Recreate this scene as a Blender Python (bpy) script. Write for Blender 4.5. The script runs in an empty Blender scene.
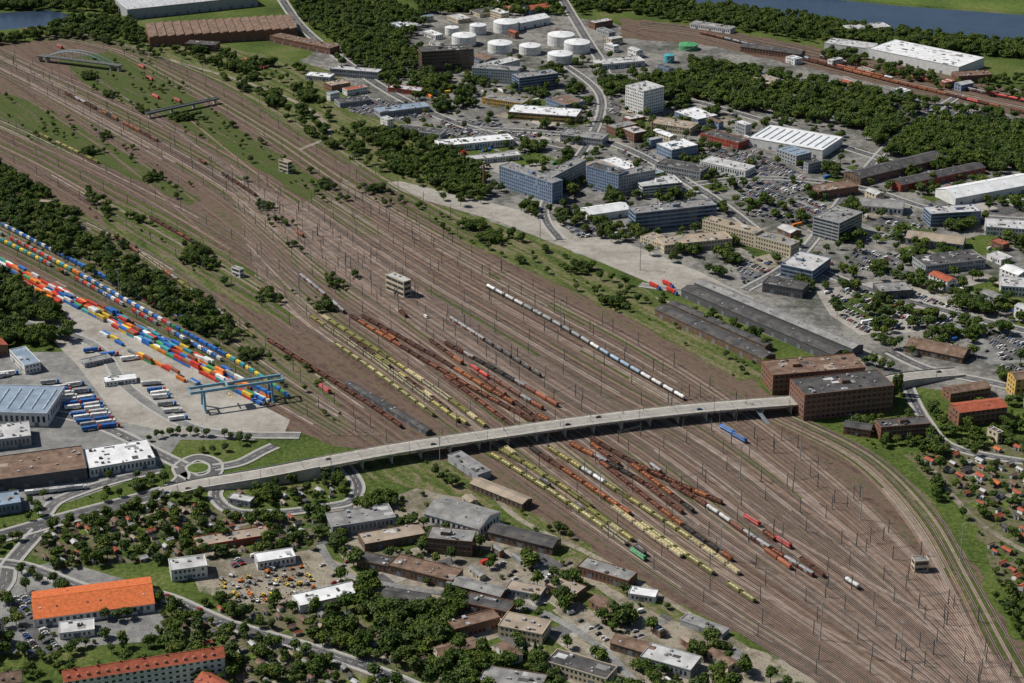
import bpy, math, random
from mathutils import Vector
from math import sin, cos, tan, radians, pi, sqrt, atan2
random.seed(11)
R=random.random; U=random.uniform
scene=bpy.context.scene
# ---------------------------------------------------------------- survey helper: sight-line -> point on the level ground
CH=680.0; CP=radians(23.5); CF=512/tan(radians(15))
def G(u,v,z=0.0):
    a=(u-512)/CF; b=(341.5-v)/CF
    dz=-sin(CP)+b*cos(CP); dy=cos(CP)+b*sin(CP)
    t=(z-CH)/dz
    return (a*t,dy*t)
TA=atan2(-254,172)   # direction of the yard tracks
# ---------------------------------------------------------------- materials
MATS={}
def newmat(name):
    m=bpy.data.materials.new(name); m.use_nodes=True
    nt=m.node_tree; b=nt.nodes['Principled BSDF']
    return m,nt,b
def sc(c,k): return (min(c[0]*k,1),min(c[1]*k,1),min(c[2]*k,1),1)
def M(name,col,var=.25,scale=.3,rough=.85,metal=0.,col2=None,spec=.3,objrnd=0.):
    m,nt,b=newmat(name)
    tc=nt.nodes.new('ShaderNodeTexCoord')
    n=nt.nodes.new('ShaderNodeTexNoise'); n.inputs['Scale'].default_value=scale; n.inputs['Detail'].default_value=8; n.inputs['Roughness'].default_value=.65
    nt.links.new(tc.outputs['Object'],n.inputs['Vector'])
    r=nt.nodes.new('ShaderNodeValToRGB')
    r.color_ramp.elements[0].position=.36; r.color_ramp.elements[1].position=.64
    r.color_ramp.elements[0].color=sc(col,1-var)
    r.color_ramp.elements[1].color=sc(col2,1) if col2 else sc(col,1+var)
    nt.links.new(n.outputs['Fac'],r.inputs['Fac'])
    out=r.outputs['Color']
    if objrnd>0:
        oi=nt.nodes.new('ShaderNodeObjectInfo'); hs=nt.nodes.new('ShaderNodeHueSaturation')
        mr=nt.nodes.new('ShaderNodeMapRange'); mr.inputs[3].default_value=1-objrnd; mr.inputs[4].default_value=1+objrnd
        nt.links.new(oi.outputs['Random'],mr.inputs[0]); nt.links.new(mr.outputs[0],hs.inputs['Value'])
        nt.links.new(out,hs.inputs['Color']); out=hs.outputs['Color']
    nt.links.new(out,b.inputs['Base Color'])
    b.inputs['Roughness'].default_value=rough; b.inputs['Metallic'].default_value=metal
    b.inputs['Specular IOR Level'].default_value=spec
    MATS[name]=m; return m
def ground(name,cols,s1=.012,s2=.12,s3=1.2,streak=None,rough=.95,lo=.3,hi=.7):
    """cols: list of colours blended by layered noise"""
    m,nt,b=newmat(name); N=nt.nodes.new; L=nt.links.new
    tc=N('ShaderNodeTexCoord'); vec=tc.outputs['Object']
    n1=N('ShaderNodeTexNoise'); n1.inputs['Scale'].default_value=s1 if not streak else 1.0; n1.inputs['Detail'].default_value=6
    if streak:
        mp=N('ShaderNodeMapping'); mp.vector_type='TEXTURE'; mp.inputs['Rotation'].default_value=(0,0,TA); mp.inputs['Scale'].default_value=streak
        L(vec,mp.inputs['Vector']); L(mp.outputs[0],n1.inputs['Vector'])
    else: L(vec,n1.inputs['Vector'])
    n2=N('ShaderNodeTexNoise'); n2.inputs['Scale'].default_value=s2; n2.inputs['Detail'].default_value=8; n2.inputs['Roughness'].default_value=.7; L(vec,n2.inputs['Vector'])
    n3=N('ShaderNodeTexNoise'); n3.inputs['Scale'].default_value=s3; n3.inputs['Detail'].default_value=3; L(vec,n3.inputs['Vector'])
    mx=N('ShaderNodeMix'); mx.data_type='FLOAT'; mx.inputs[0].default_value=.5; L(n1.outputs['Fac'],mx.inputs[2]); L(n2.outputs['Fac'],mx.inputs[3])
    r=N('ShaderNodeValToRGB'); cr=r.color_ramp
    k=len(cols)
    while len(cr.elements)<k: cr.elements.new(.5)
    for i,c in enumerate(cols):
        cr.elements[i].position=lo+(hi-lo)*i/(k-1); cr.elements[i].color=(c[0],c[1],c[2],1)
    L(mx.outputs[0],r.inputs['Fac'])
    hs=N('ShaderNodeHueSaturation'); mr=N('ShaderNodeMapRange'); mr.inputs[1].default_value=.3; mr.inputs[2].default_value=.7; mr.inputs[3].default_value=.65; mr.inputs[4].default_value=1.35
    L(n3.outputs['Fac'],mr.inputs[0]); L(mr.outputs[0],hs.inputs['Value']); L(r.outputs['Color'],hs.inputs['Color'])
    L(hs.outputs['Color'],b.inputs['Base Color']); b.inputs['Roughness'].default_value=rough; b.inputs['Specular IOR Level'].default_value=.15
    MATS[name]=m; return m
ground('grass',[(.025,.042,.010),(.052,.08,.016),(.08,.11,.024),(.14,.13,.06)],lo=.38,hi=.62,s2=.25,s3=.4)
ground('meadow',[(.05,.085,.018),(.085,.125,.026),(.14,.16,.045)],lo=.38,hi=.62,s3=.4)
ground('ballast',[(.135,.095,.072),(.07,.047,.037),(.11,.075,.058),(.14,.098,.076),(.066,.075,.028),(.18,.14,.11)],streak=(200,5,50),lo=.34,hi=.66)
ground('weeds',[(.10,.072,.052),(.038,.058,.015),(.065,.09,.02),(.05,.07,.018),(.13,.095,.07),(.08,.10,.03)],streak=(90,5,50),lo=.36,hi=.64,s2=.18,s3=.6)
ground('verge',[(.03,.05,.012),(.06,.085,.02),(.095,.11,.034),(.18,.145,.10),(.055,.08,.018)],streak=(70,7,50),lo=.38,hi=.64,s2=.2,s3=.6)
ground('cityground',[(.035,.055,.016),(.09,.09,.08),(.15,.145,.135),(.25,.24,.22),(.06,.08,.026)],s1=.02,lo=.36,hi=.64)
ground('concrete_yard',[(.21,.19,.165),(.30,.28,.25),(.38,.36,.325)],s1=.02,lo=.38,hi=.62)
ground('asphalt',[(.06,.06,.062),(.10,.10,.10),(.14,.14,.135)],s1=.02,lo=.38,hi=.62)
ground('asphalt_light',[(.13,.13,.13),(.19,.19,.183),(.26,.255,.24)],s1=.03,lo=.38,hi=.62)
ground('dust',[(.08,.085,.04),(.17,.15,.115),(.29,.255,.205),(.06,.08,.026)],s1=.02,lo=.36,hi=.64)
ground('soil_plots',[(.03,.055,.014),(.07,.09,.03),(.15,.125,.085),(.05,.085,.018)],s1=.06,s2=.2,lo=.36,hi=.64)
M('track_a',(.10,.064,.048),.3,.15); M('track_b',(.155,.10,.075),.25,.15); M('track_c',(.062,.046,.038),.3,.15); M('track_d',(.19,.145,.118),.25,.15); M('walkway',(.26,.215,.18),.3,.1)
M('rail',(.44,.35,.29),.3,.1,rough=.5)
M('water',(.03,.05,.085),.15,.02,rough=.25,spec=.5)
M('white_paint',(.75,.75,.73),.1,.5)
M('kerb',(.34,.33,.31),.15,.5)
M('bridge_concrete',(.42,.39,.335),.2,.2); M('bridge_deck',(.28,.265,.24),.15,.1); M('bridge_steel',(.10,.105,.10),.3,.3)
M('w_white',(.62,.62,.60),.12,.2); M('w_grey',(.31,.32,.33),.15,.2); M('w_blue',(.18,.24,.34),.15,.2); M('w_brick',(.20,.10,.065),.3,.5)
M('w_beige',(.50,.43,.31),.12,.2); M('w_brown',(.14,.09,.06),.3,.3); M('w_dark',(.09,.09,.095),.2,.3); M('w_ochre',(.50,.32,.09),.15,.3); M('w_red',(.32,.07,.04),.2,.3)
M('r_grey',(.19,.19,.19),.25,.12,col2=(.28,.275,.265)); M('r_dark',(.055,.055,.06),.3,.12,col2=(.10,.095,.09)); M('r_white',(.62,.63,.64),.15,.1); M('r_light',(.42,.42,.42),.22,.1)
M('r_red',(.32,.085,.045),.25,.3); M('r_orange',(.52,.13,.04),.22,.4); M('r_brown',(.14,.085,.06),.3,.15,col2=(.22,.15,.11)); M('r_tan',(.30,.245,.19),.2,.1); M('r_blue',(.20,.26,.33),.2,.1)
M('glass',(.03,.04,.05),.5,.25,rough=.2,spec=.6); M('skylight',(.36,.42,.47),.3,.3,rough=.4,spec=.4); M('car_glass',(.02,.025,.03),.3,.5,rough=.5,spec=.25)
M('metal',(.30,.31,.32),.2,.5,rough=.6,metal=.1); M('door',(.16,.18,.20),.2,.5); M('crane_blue',(.16,.30,.38),.2,.3,rough=.5)
M('steel_dark',(.055,.05,.045),.3,.6,rough=.7); M('mast',(.075,.08,.075),.3,.6,rough=.7); M('tyre',(.02,.02,.02),.2,1); M('bark',(.07,.05,.035),.3,1)
for nm,c in dict(c_blue=(.03,.14,.42),c_red=(.50,.045,.03),c_orange=(.62,.19,.035),c_yellow=(.62,.44,.05),c_white=(.62,.62,.60),c_green=(.06,.26,.10),c_teal=(.05,.28,.32),c_grey=(.26,.27,.28),c_brown=(.15,.065,.045),c_olive=(.25,.24,.08),c_cream=(.50,.45,.30),c_tank=(.30,.42,.54),c_sand=(.50,.41,.20),c_rust=(.28,.10,.05),c_ore=(.36,.16,.07)).items():
    M(nm,c,.25,.35,rough=.6,objrnd=.25)
def foliage(name,cols):
    m,nt,b=newmat(name); N=nt.nodes.new; L=nt.links.new
    oi=N('ShaderNodeObjectInfo'); r=N('ShaderNodeValToRGB'); k=len(cols)
    while len(r.color_ramp.elements)<k: r.color_ramp.elements.new(.5)
    for i,c in enumerate(cols): r.color_ramp.elements[i].position=i/(k-1); r.color_ramp.elements[i].color=(*c,1)
    L(oi.outputs['Random'],r.inputs['Fac'])
    tc=N('ShaderNodeTexCoord'); n=N('ShaderNodeTexNoise'); n.inputs['Scale'].default_value=.55; n.inputs['Detail'].default_value=4; L(tc.outputs['Object'],n.inputs['Vector'])
    mr=N('ShaderNodeMapRange'); mr.inputs[1].default_value=.35; mr.inputs[2].default_value=.65; mr.inputs[3].default_value=.55; mr.inputs[4].default_value=1.5; L(n.outputs['Fac'],mr.inputs[0])
    hs=N('ShaderNodeHueSaturation'); L(mr.outputs[0],hs.inputs['Value']); L(r.outputs['Color'],hs.inputs['Color']); L(hs.outputs['Color'],b.inputs['Base Color'])
    b.inputs['Roughness'].default_value=.8; b.inputs['Specular IOR Level'].default_value=.15
    MATS[name]=m
foliage('leaf',[(.042,.078,.012),(.072,.112,.017),(.05,.082,.018),(.11,.15,.024),(.055,.088,.013),(.085,.12,.034),(.045,.075,.022),(.13,.16,.03)])
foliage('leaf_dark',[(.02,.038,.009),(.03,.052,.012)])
foliage('needle',[(.015,.038,.018),(.022,.05,.02)])
def carpaint():
    m,nt,b=newmat('car_paint'); N=nt.nodes.new
    oi=N('ShaderNodeObjectInfo'); r=N('ShaderNodeValToRGB'); cr=r.color_ramp; cr.interpolation='CONSTANT'
    cs=[(0,(.5,.5,.49)),(.2,(.27,.28,.29)),(.42,(.03,.03,.035)),(.6,(.09,.10,.11)),(.74,(.04,.08,.22)),(.84,(.30,.03,.03)),(.9,(.05,.08,.06)),(.95,(.36,.33,.25))]
    while len(cr.elements)<len(cs): cr.elements.new(.5)
    for i,(p,c) in enumerate(cs): cr.elements[i].position=p; cr.elements[i].color=(*c,1)
    nt.links.new(oi.outputs['Random'],r.inputs['Fac']); nt.links.new(r.outputs['Color'],b.inputs['Base Color']); b.inputs['Roughness'].default_value=.6; b.inputs['Specular IOR Level'].default_value=.25
    MATS['car_paint']=m
carpaint()
# ---------------------------------------------------------------- mesh builder
COL=scene.collection
class MB:
    def __init__(s): s.v=[];s.f=[];s.m=[];s.names=[]
    def mi(s,n):
        if n not in s.names: s.names.append(n)
        return s.names.index(n)
    def face(s,pts,mat):
        k=len(s.v); s.v+= [tuple(p) for p in pts]; s.f.append(tuple(range(k,k+len(pts)))); s.m.append(s.mi(mat))
    def fru(s,cx,cy,z0,z1,ax,ay,bx,by,mat,dx=0,dy=0,ang=0,top=None):
        k=len(s.v); c,sn=cos(ang),sin(ang)
        for (z,hx,hy,ox,oy) in ((z0,ax/2,ay/2,0,0),(z1,bx/2,by/2,dx,dy)):
            for (sx,sy) in ((-1,-1),(1,-1),(1,1),(-1,1)):
                x=sx*hx+ox; y=sy*hy+oy; s.v.append((cx+x*c-y*sn,cy+x*sn+y*c,z))
        i=s.mi(mat); t=s.mi(top) if top else i
        for q in ((3,2,1,0),(0,1,5,4),(1,2,6,5),(2,3,7,6),(3,0,4,7)): s.f.append(tuple(k+j for j in q)); s.m.append(i)
        s.f.append((k+4,k+5,k+6,k+7)); s.m.append(t)
    def box(s,cx,cy,z0,sx,sy,h,mat,ang=0,top=None): s.fru(cx,cy,z0,z0+h,sx,sy,sx,sy,mat,ang=ang,top=top)
    def cyl(s,p0,p1,r0,r1,n,mat,caps=True):
        p0=Vector(p0);p1=Vector(p1);d=(p1-p0).normalized(); a=d.orthogonal().normalized(); b=d.cross(a); k=len(s.v); i=s.mi(mat)
        for p,r in ((p0,r0),(p1,r1)):
            for j in range(n):
                t=2*pi*j/n; s.v.append(tuple(p+a*(cos(t)*r)+b*(sin(t)*r)))
        for j in range(n): s.f.append((k+j,k+(j+1)%n,k+n+(j+1)%n,k+n+j)); s.m.append(i)
        if caps:
            s.f.append(tuple(k+n-1-j for j in range(n))); s.m.append(i); s.f.append(tuple(k+n+j for j in range(n))); s.m.append(i)
    def mesh(s,name):
        me=bpy.data.meshes.new(name); me.from_pydata(s.v,[],s.f)
        for n in s.names: me.materials.append(MATS[n])
        me.polygons.foreach_set('material_index',s.m); me.update(); return me
    def obj(s,name,loc=(0,0,0),rot=0,parent=None): return inst(name,s.mesh(name),loc[0],loc[1],loc[2],rot,1,parent)
def inst(name,me,x,y,z=0,rot=0,scl=1,parent=None):
    o=bpy.data.objects.new(name,me); o.location=(x,y,z); o.rotation_euler=(0,0,rot)
    o.scale=scl if isinstance(scl,tuple) else (scl,scl,scl)
    if parent: o.parent=parent
    COL.objects.link(o); return o
def empty(name):
    o=bpy.data.objects.new(name,None); COL.objects.link(o); return o
# ---------------------------------------------------------------- occupancy
OCC=set(); CS=3.0
def mark_rect(cx,cy,ang,hx,hy,m=1.0):
    c,s=cos(ang),sin(ang); hx+=m;hy+=m
    nx=max(2,int(2*hx/CS)+2); ny=max(2,int(2*hy/CS)+2)
    for i in range(nx):
        for j in range(ny):
            x=-hx+2*hx*i/(nx-1); y=-hy+2*hy*j/(ny-1)
            OCC.add((int((cx+x*c-y*s)//CS),int((cy+x*s+y*c)//CS)))
def free_rect(cx,cy,ang,hx,hy):
    c,s=cos(ang),sin(ang)
    nx=max(2,int(2*hx/CS)+2); ny=max(2,int(2*hy/CS)+2)
    for i in range(nx):
        for j in range(ny):
            x=-hx+2*hx*i/(nx-1); y=-hy+2*hy*j/(ny-1)
            if (int((cx+x*c-y*s)//CS),int((cy+x*s+y*c)//CS)) in OCC: return False
    return True
def isfree(x,y): return (int(x//CS),int(y//CS)) not in OCC
def inpoly(x,y,P):
    r=False; j=len(P)-1
    for i in range(len(P)):
        xi,yi=P[i];xj,yj=P[j]
        if (yi>y)!=(yj>y) and x<(xj-xi)*(y-yi)/(yj-yi)+xi: r=not r
        j=i
    return r
def W(pts,z=0): return [G(u,v,z) for u,v in pts]
def area(P): return abs(sum(P[i][0]*P[(i+1)%len(P)][1]-P[(i+1)%len(P)][0]*P[i][1] for i in range(len(P))))/2
def cat(P,k=8):
    out=[]; n=len(P)
    for i in range(n-1):
        p0=P[max(i-1,0)];p1=P[i];p2=P[i+1];p3=P[min(i+2,n-1)]
        for j in range(k):
            t=j/k
            out.append(tuple(.5*((2*b)+(c-a)*t+(2*a-5*b+4*c-d)*t*t+(-a+3*b-3*c+d)*t**3) for a,b,c,d in zip(p0,p1,p2,p3)))
    out.append(tuple(P[-1])); return out
def normals(P):
    N=[]
    for i in range(len(P)):
        a=P[max(i-1,0)];b=P[min(i+1,len(P)-1)]; dx=b[0]-a[0];dy=b[1]-a[1];l=sqrt(dx*dx+dy*dy) or 1
        N.append((-dy/l,dx/l))
    return N
def ribbon(mb,P,a,b,mat,z=None,zb=None):
    N=normals(P); k=len(mb.v); i0=mb.mi(mat)
    solid=zb is not None; st=4 if solid else 2
    for p,n in zip(P,N):
        zz=(p[2] if len(p)>2 else 0)+(z or 0)
        mb.v.append((p[0]+n[0]*a,p[1]+n[1]*a,zz)); mb.v.append((p[0]+n[0]*b,p[1]+n[1]*b,zz))
        if solid:
            lo=(p[2] if len(p)>2 else 0)+zb if zb>-50 else -.3
            mb.v.append((p[0]+n[0]*b,p[1]+n[1]*b,lo)); mb.v.append((p[0]+n[0]*a,p[1]+n[1]*a,lo))
    for i in range(len(P)-1):
        q=k+i*st; r=q+st
        mb.f.append((q,r,r+1,q+1)); mb.m.append(i0)
        if solid:
            mb.f.append((q+1,r+1,r+2,q+2)); mb.f.append((q+2,r+2,r+3,q+3)); mb.f.append((q+3,r+3,r,q)); mb.m+=[i0]*3
    if solid:
        e=k+(len(P)-1)*st
        mb.f.append((k,k+1,k+2,k+3)); mb.f.append((e+3,e+2,e+1,e)); mb.m+=[i0]*2
def walk(P,step,start=0):
    out=[];d=start
    acc=0
    for i in range(len(P)-1):
        a=P[i];b=P[i+1];l=sqrt((b[0]-a[0])**2+(b[1]-a[1])**2)
        while l>0 and d<=acc+l:
            t=(d-acc)/l; out.append(tuple(x+(y-x)*t for x,y in zip(a,b))[:3]+(atan2(b[1]-a[1],b[0]-a[0]),)); d+=step
        acc+=l
    return [(o[0],o[1],(o[2] if len(o)==4 else 0),o[-1]) for o in out]
# ---------------------------------------------------------------- ground sheets
g=MB(); g.face([(-30000,-4000,0),(30000,-4000,0),(30000,40000,0),(-30000,40000,0)],'grass'); g.obj('ground')
ZL=[.03]
def sheet(name,pts,mat,px=True):
    P=W(pts) if px else pts
    Q=[]
    for i in range(len(P)):
        a=P[i];b=P[(i+1)%len(P)];l=sqrt((b[0]-a[0])**2+(b[1]-a[1])**2);k=max(1,min(40,int(l/12)))
        for j in range(k):
            t=j/k; jit=0 if mat in('water','concrete_yard','asphalt','asphalt_light') or not px else min(4,l/18)
            Q.append((a[0]+(b[0]-a[0])*t+U(-jit,jit),a[1]+(b[1]-a[1])*t+U(-jit,jit)))
    m=MB(); m.face([(x,y,ZL[0]) for x,y in Q],mat); ZL[0]+=.005; m.obj(name); return P
sheet('industrial_ground',[(300,60),(400,10),(560,14),(700,40),(900,70),(1200,120),(1300,420),(1000,400),(880,380),(700,300),(560,245),(395,188),(440,150)],'cityground')
sheet('railyard_ground',[(-200,-20),(0,42),(60,40),(110,46),(200,72),(290,128),(380,180),(480,222),(560,262),(640,300),(700,340),(760,385),(800,420),(870,452),(930,498),(975,570),(1005,625),(1060,700),(1200,860),(980,860),(830,690),(760,645),(640,585),(560,535),(470,480),(400,450),(340,448),(290,430),(200,380),(100,325),(0,268),(-200,170)],'ballast')
sheet('river',[(560,-40),(640,-14),(700,4),(760,13),(850,26),(930,37),(1024,45),(1200,62),(1200,30),(1024,15),(900,6),(800,-4),(740,-16),(640,-50)],'water')
sheet('harbour_water',[(-160,8),(0,13),(50,10),(78,17),(45,26),(0,30),(-160,34)],'water')
sheet('meadow',[(740,-24),(800,-6),(900,4),(1024,12),(1200,26),(1200,-10),(900,-25)],'meadow')
sheet('port_railway_ground',[(620,18),(700,26),(820,48),(940,74),(1200,128),(1200,158),(920,94),(800,66),(700,44),(620,38)],'ballast')
sheet('verge',[(110,46),(200,40),(330,70),(400,120),(490,190),(470,215),(380,178),(290,126),(200,70)],'verge')
sheet('logistics_yard_ground',[(-160,320),(0,352),(60,352),(95,347),(150,362),(262,425),(255,440),(180,440),(160,470),(60,505),(-160,540)],'asphalt_light')
sheet('container_terminal_ground',[(-100,215),(0,262),(75,305),(110,322),(190,368),(290,420),(285,432),(255,433),(200,438),(120,422),(78,366),(30,318),(-100,245)],'concrete_yard')
sheet('loading_road_ground',[(384,183),(400,181),(520,210),(640,248),(700,272),(790,316),(890,360),(850,370),(760,332),(690,300),(600,262),(500,222),(400,193)],'concrete_yard')
sheet('loading_road_ground',[(545,262),(600,278),(680,305),(640,306),(580,290)],'concrete_yard')
sheet('works_yard_ground',[(330,505),(480,478),(560,540),(700,620),(760,660),(700,700),(590,690),(480,640),(350,590)],'dust')
sheet('works_yard_ground',[(190,560),(300,545),(345,565),(340,600),(250,615),(200,590)],'dust')
sheet('lot_ground',[(600,650),(690,640),(780,655),(840,700),(640,720)],'dust')
sheet('store_yard_ground',[(0,575),(60,560),(160,590),(170,640),(40,650),(-40,660)],'asphalt_light')
sheet('garden_plots_ground',[(60,520),(150,500),(320,520),(330,550),(180,560),(60,570),(20,550)],'soil_plots')
sheet('garden_plots_ground',[(170,615),(330,600),(440,660),(460,720),(230,720)],'soil_plots')
sheet('garden_plots_ground',[(900,455),(1040,440),(1300,470),(1300,620),(1060,640),(1010,590),(960,505)],'soil_plots')
sheet('vehicle_storage_ground',[(815,290),(900,278),(975,310),(960,330),(860,335),(830,315)],'concrete_yard')
sheet('vehicle_storage_ground',[(930,315),(1030,320),(1060,360),(990,365),(960,340)],'asphalt_light')
sheet('yard_weeds',[(60,60),(110,52),(150,62),(240,130),(330,185),(385,235),(360,235),(260,170),(170,120),(90,90)],'weeds')
sheet('yard_weeds',[(-60,150),(0,165),(60,200),(120,235),(180,280),(250,330),(330,380),(350,430),(300,410),(200,355),(90,290),(0,240),(-60,210)],'verge')
sheet('yard_weeds',[(90,200),(150,205),(240,262),(330,300),(345,318),(280,320),(200,285),(120,245)],'verge')
sheet('yard_weeds',[(230,175),(290,215),(345,265),(370,300),(340,300),(290,260),(235,210)],'weeds')
sheet('yard_weeds',[(-60,80),(30,100),(120,150),(200,200),(190,205),(90,160),(-60,110)],'weeds')
sheet('yard_weeds',[(395,190),(500,226),(600,268),(700,320),(765,375),(740,382),(660,335),(560,285),(450,235)],'verge')
sheet('yard_weeds',[(340,452),(430,455),(510,500),(610,560),(720,632),(700,636),(560,560),(470,500),(350,475)],'verge')
sheet('yard_weeds',[(900,470),(940,510),(980,590),(1000,640),(985,640),(950,570),(915,510)],'verge')
# ---------------------------------------------------------------- roads
roads=MB(); marks=MB(); kerbs=MB(); RZ=[.42]
def road(pts,w,mat='asphalt',mk=True,k=8):
    P=cat([G(*p) for p in pts],k); z=RZ[0]; RZ[0]+=.004
    ribbon(roads,P,-w/2,w/2,mat,z=z)
    if w>=7:
        ribbon(kerbs,P,w/2,w/2+2.2,'kerb',z=z+.12,zb=0); ribbon(kerbs,P,-w/2-2.2,-w/2,'kerb',z=z+.12,zb=0)
    if mk:
        for (x,y,_,a) in walk(P,9): marks.box(x,y,z+.01,4.5,.18,.01,'white_paint',ang=a)
        ribbon(marks,P,w/2-.5,w/2-.35,'white_paint',z=z+.015); ribbon(marks,P,-w/2+.35,-w/2+.5,'white_paint',z=z+.015)
    for (x,y,_,a) in walk(P,3): mark_rect(x,y,a,2,w/2,1)
    return P
main=road([(-120,570),(0,537),(60,520),(125,503),(165,492)],15)
road([(-60,640),(0,590),(10,565),(40,530)],10)
road([(165,492),(182,478),(180,467),(197,458),(214,463),(214,474),(197,479),(183,473)],8,mk=False)
road([(214,468),(240,463),(262,452),(275,446)],8)
road([(183,466),(160,455),(110,430),(60,415),(-60,400)],9)
road([(160,470),(110,482),(60,500),(45,515)],8)
road([(345,466),(358,486),(350,502),(320,508),(280,513),(235,512),(216,498),(220,484)],7)
road([(350,502),(340,530),(320,545)],6,mk=False)
road([(-60,560),(20,566),(90,590),(160,596),(230,625),(330,655),(420,690),(500,740)],8)
road([(320,545),(345,575),(420,590),(520,605),(590,640),(640,690),(680,760)],6,'asphalt_light',mk=False)
road([(480,480),(520,520),(600,560),(690,615),(770,665),(840,720)],5,'dust',mk=False)
road([(270,-20),(300,25),(345,62),(400,98),(470,128),(560,150)],11)
road([(560,-5),(600,60),(620,80),(760,120),(900,165),(1150,240)],11)
road([(470,128),(600,140),(700,190),(790,255),(870,290),(1000,325),(1150,360)],10)
road([(1150,225),(960,215),(860,188),(760,178),(690,185)],9)
road([(960,95),(900,135),(850,190),(800,255),(745,290)],8)
road([(1150,420),(1000,385),(930,370),(890,352)],9)
road([(560,62),(600,95),(590,140),(545,205),(560,240)],8)
road([(905,380),(925,420),(960,450),(1080,470)],7)
road([(932,470),(975,520),(1040,560),(1100,590)],5,'dust',mk=False)
road([(0,318),(60,332),(100,350),(130,390),(200,430),(300,436)],8,'asphalt_light',mk=False)
road([(300,150),(330,130),(280,95),(170,60)],6,'dust',mk=False)
road([(640,285),(720,300),(800,340),(890,366)],7,'asphalt_light',mk=False)
roads.obj('road'); kerbs.obj('pavement')
rb=MB(); cx,cy=G(198,468.5); rb.cyl((cx,cy,.1),(cx,cy,.75),8.5,8,24,'meadow'); rb.cyl((cx,cy,.1),(cx,cy,.62),9.6,9.6,24,'kerb'); rb.obj('roundabout_island'); mark_rect(cx,cy,0,12,12)
# ---------------------------------------------------------------- railway tracks
trk=MB(); TI=[0]; TRACKS=[]
def track(P):
    i=TI[0]; TI[0]+=1; z=.26+i*.0016
    ribbon(trk,P,-1.35,1.35,random.choice(['track_a','track_a','track_b','track_c','track_c','track_d']),z=z)
    ribbon(trk,P,-.84,-.64,'rail',z=z+.24); ribbon(trk,P,.64,.84,'rail',z=z+.24); TRACKS.append(P)
def bundle(L,Rr,n,k=8,weed=.25,path=.25):
    A=cat(W(L),k);B=cat(W(Rr),k); ts=[]
    for i in range(n):
        t=i/(n-1); P=[(a[0]+(b[0]-a[0])*t,a[1]+(b[1]-a[1])*t) for a,b in zip(A,B)]; track(P); ts.append(P)
        if i<n-1:
            t=(i+.5)/(n-1); P=[(a[0]+(b[0]-a[0])*t,a[1]+(b[1]-a[1])*t) for a,b in zip(A,B)]
            for q in range(4):
                r=R()
                if r>weed+path: continue
                s=int(U(0,len(P)*.8)); e=min(len(P),s+int(U(5,22)))
                if e-s<3: continue
                hw=U(.5,1.1) if r<path else U(.7,2.0)
                ribbon(trk,P[s:e],-hw,hw,'walkway' if r<path else 'weeds',z=.232+.0004*(TI[0]%60)+.0001*q)
    return ts
lineAB=[(300,205),(400,275),(500,335),(600,395),(700,450),(800,525),(900,605),(985,690),(1080,800)]
bA=bundle(lineAB,[(345,180),(450,238),(545,290),(640,340),(735,400),(840,480),(925,565),(1000,665),(1100,790)],17,weed=.12,path=.4)
lineBC=[(215,170),(310,250),(400,315),(500,385),(590,450),(690,525),(800,600),(925,690),(1060,800)]
bB=bundle(lineBC,lineAB,19,weed=.15,path=.35)
bC=bundle([(255,270),(300,320),(370,370),(450,430),(530,490),(630,560),(720,620),(830,690),(960,800)],[(228,182),(322,262),(408,322),(505,392),(588,455),(685,530),(795,605),(915,690),(1050,800)],16,weed=.3)
bU=bundle([(-160,0),(0,75),(100,130),(200,190),(300,262),(400,330)],[(-160,-30),(0,48),(100,92),(200,140),(300,200),(400,268)],12,weed=.4)
bV=bundle([(-160,90),(0,158),(90,208),(180,262),(255,305),(300,335)],[(-160,50),(0,118),(100,165),(200,215),(290,270),(345,315)],8,weed=.7)
bW=bundle([(40,38),(110,52),(170,84),(250,130),(330,185),(420,240)],[(60,28),(140,50),(230,86),(330,145),(400,188),(500,240)],7,weed=.6)
bD=bundle([(-160,120),(0,190),(60,222),(130,256),(200,302),(262,350),(330,402),(400,455)],[(-160,105),(0,175),(70,212),(140,248),(210,292),(275,342),(345,392),(430,450)],4,weed=.6)
bE=bundle([(-160,180),(0,256),(100,308),(190,357),(280,408),(330,436)],[(-160,140),(0,218),(100,268),(210,325),(300,385),(380,436)],8,weed=.4)
bundle([(770,420),(850,462),(905,520),(945,590),(985,683),(1020,760)],[(795,415),(875,455),(935,512),(975,580),(1015,650),(1080,760)],6,weed=.6)
bundle([(640,30),(700,38),(800,62),(900,86),(1150,140)],[(640,22),(710,30),(810,50),(920,74),(1150,122)],6)
for a,b in [((150,108),(330,250)),((180,112),(380,262)),((230,165),(420,330)),((120,95),(300,215)),((60,110),(260,250)),((20,95),(200,230)),((960,600),(700,440)),((980,640),(760,520)),((940,600),(720,490)),((1000,683),(830,560)),((900,640),(650,500)),((930,683),(700,560)),((90,75),(320,235)),((250,190),(430,300)),((0,128),(230,250))]:
    m=((a[0]+b[0])/2+U(-6,6),(a[1]+b[1])/2+U(-5,5)); track(cat(W([a,m,b]),8))
trk.obj('railway_tracks')
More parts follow.
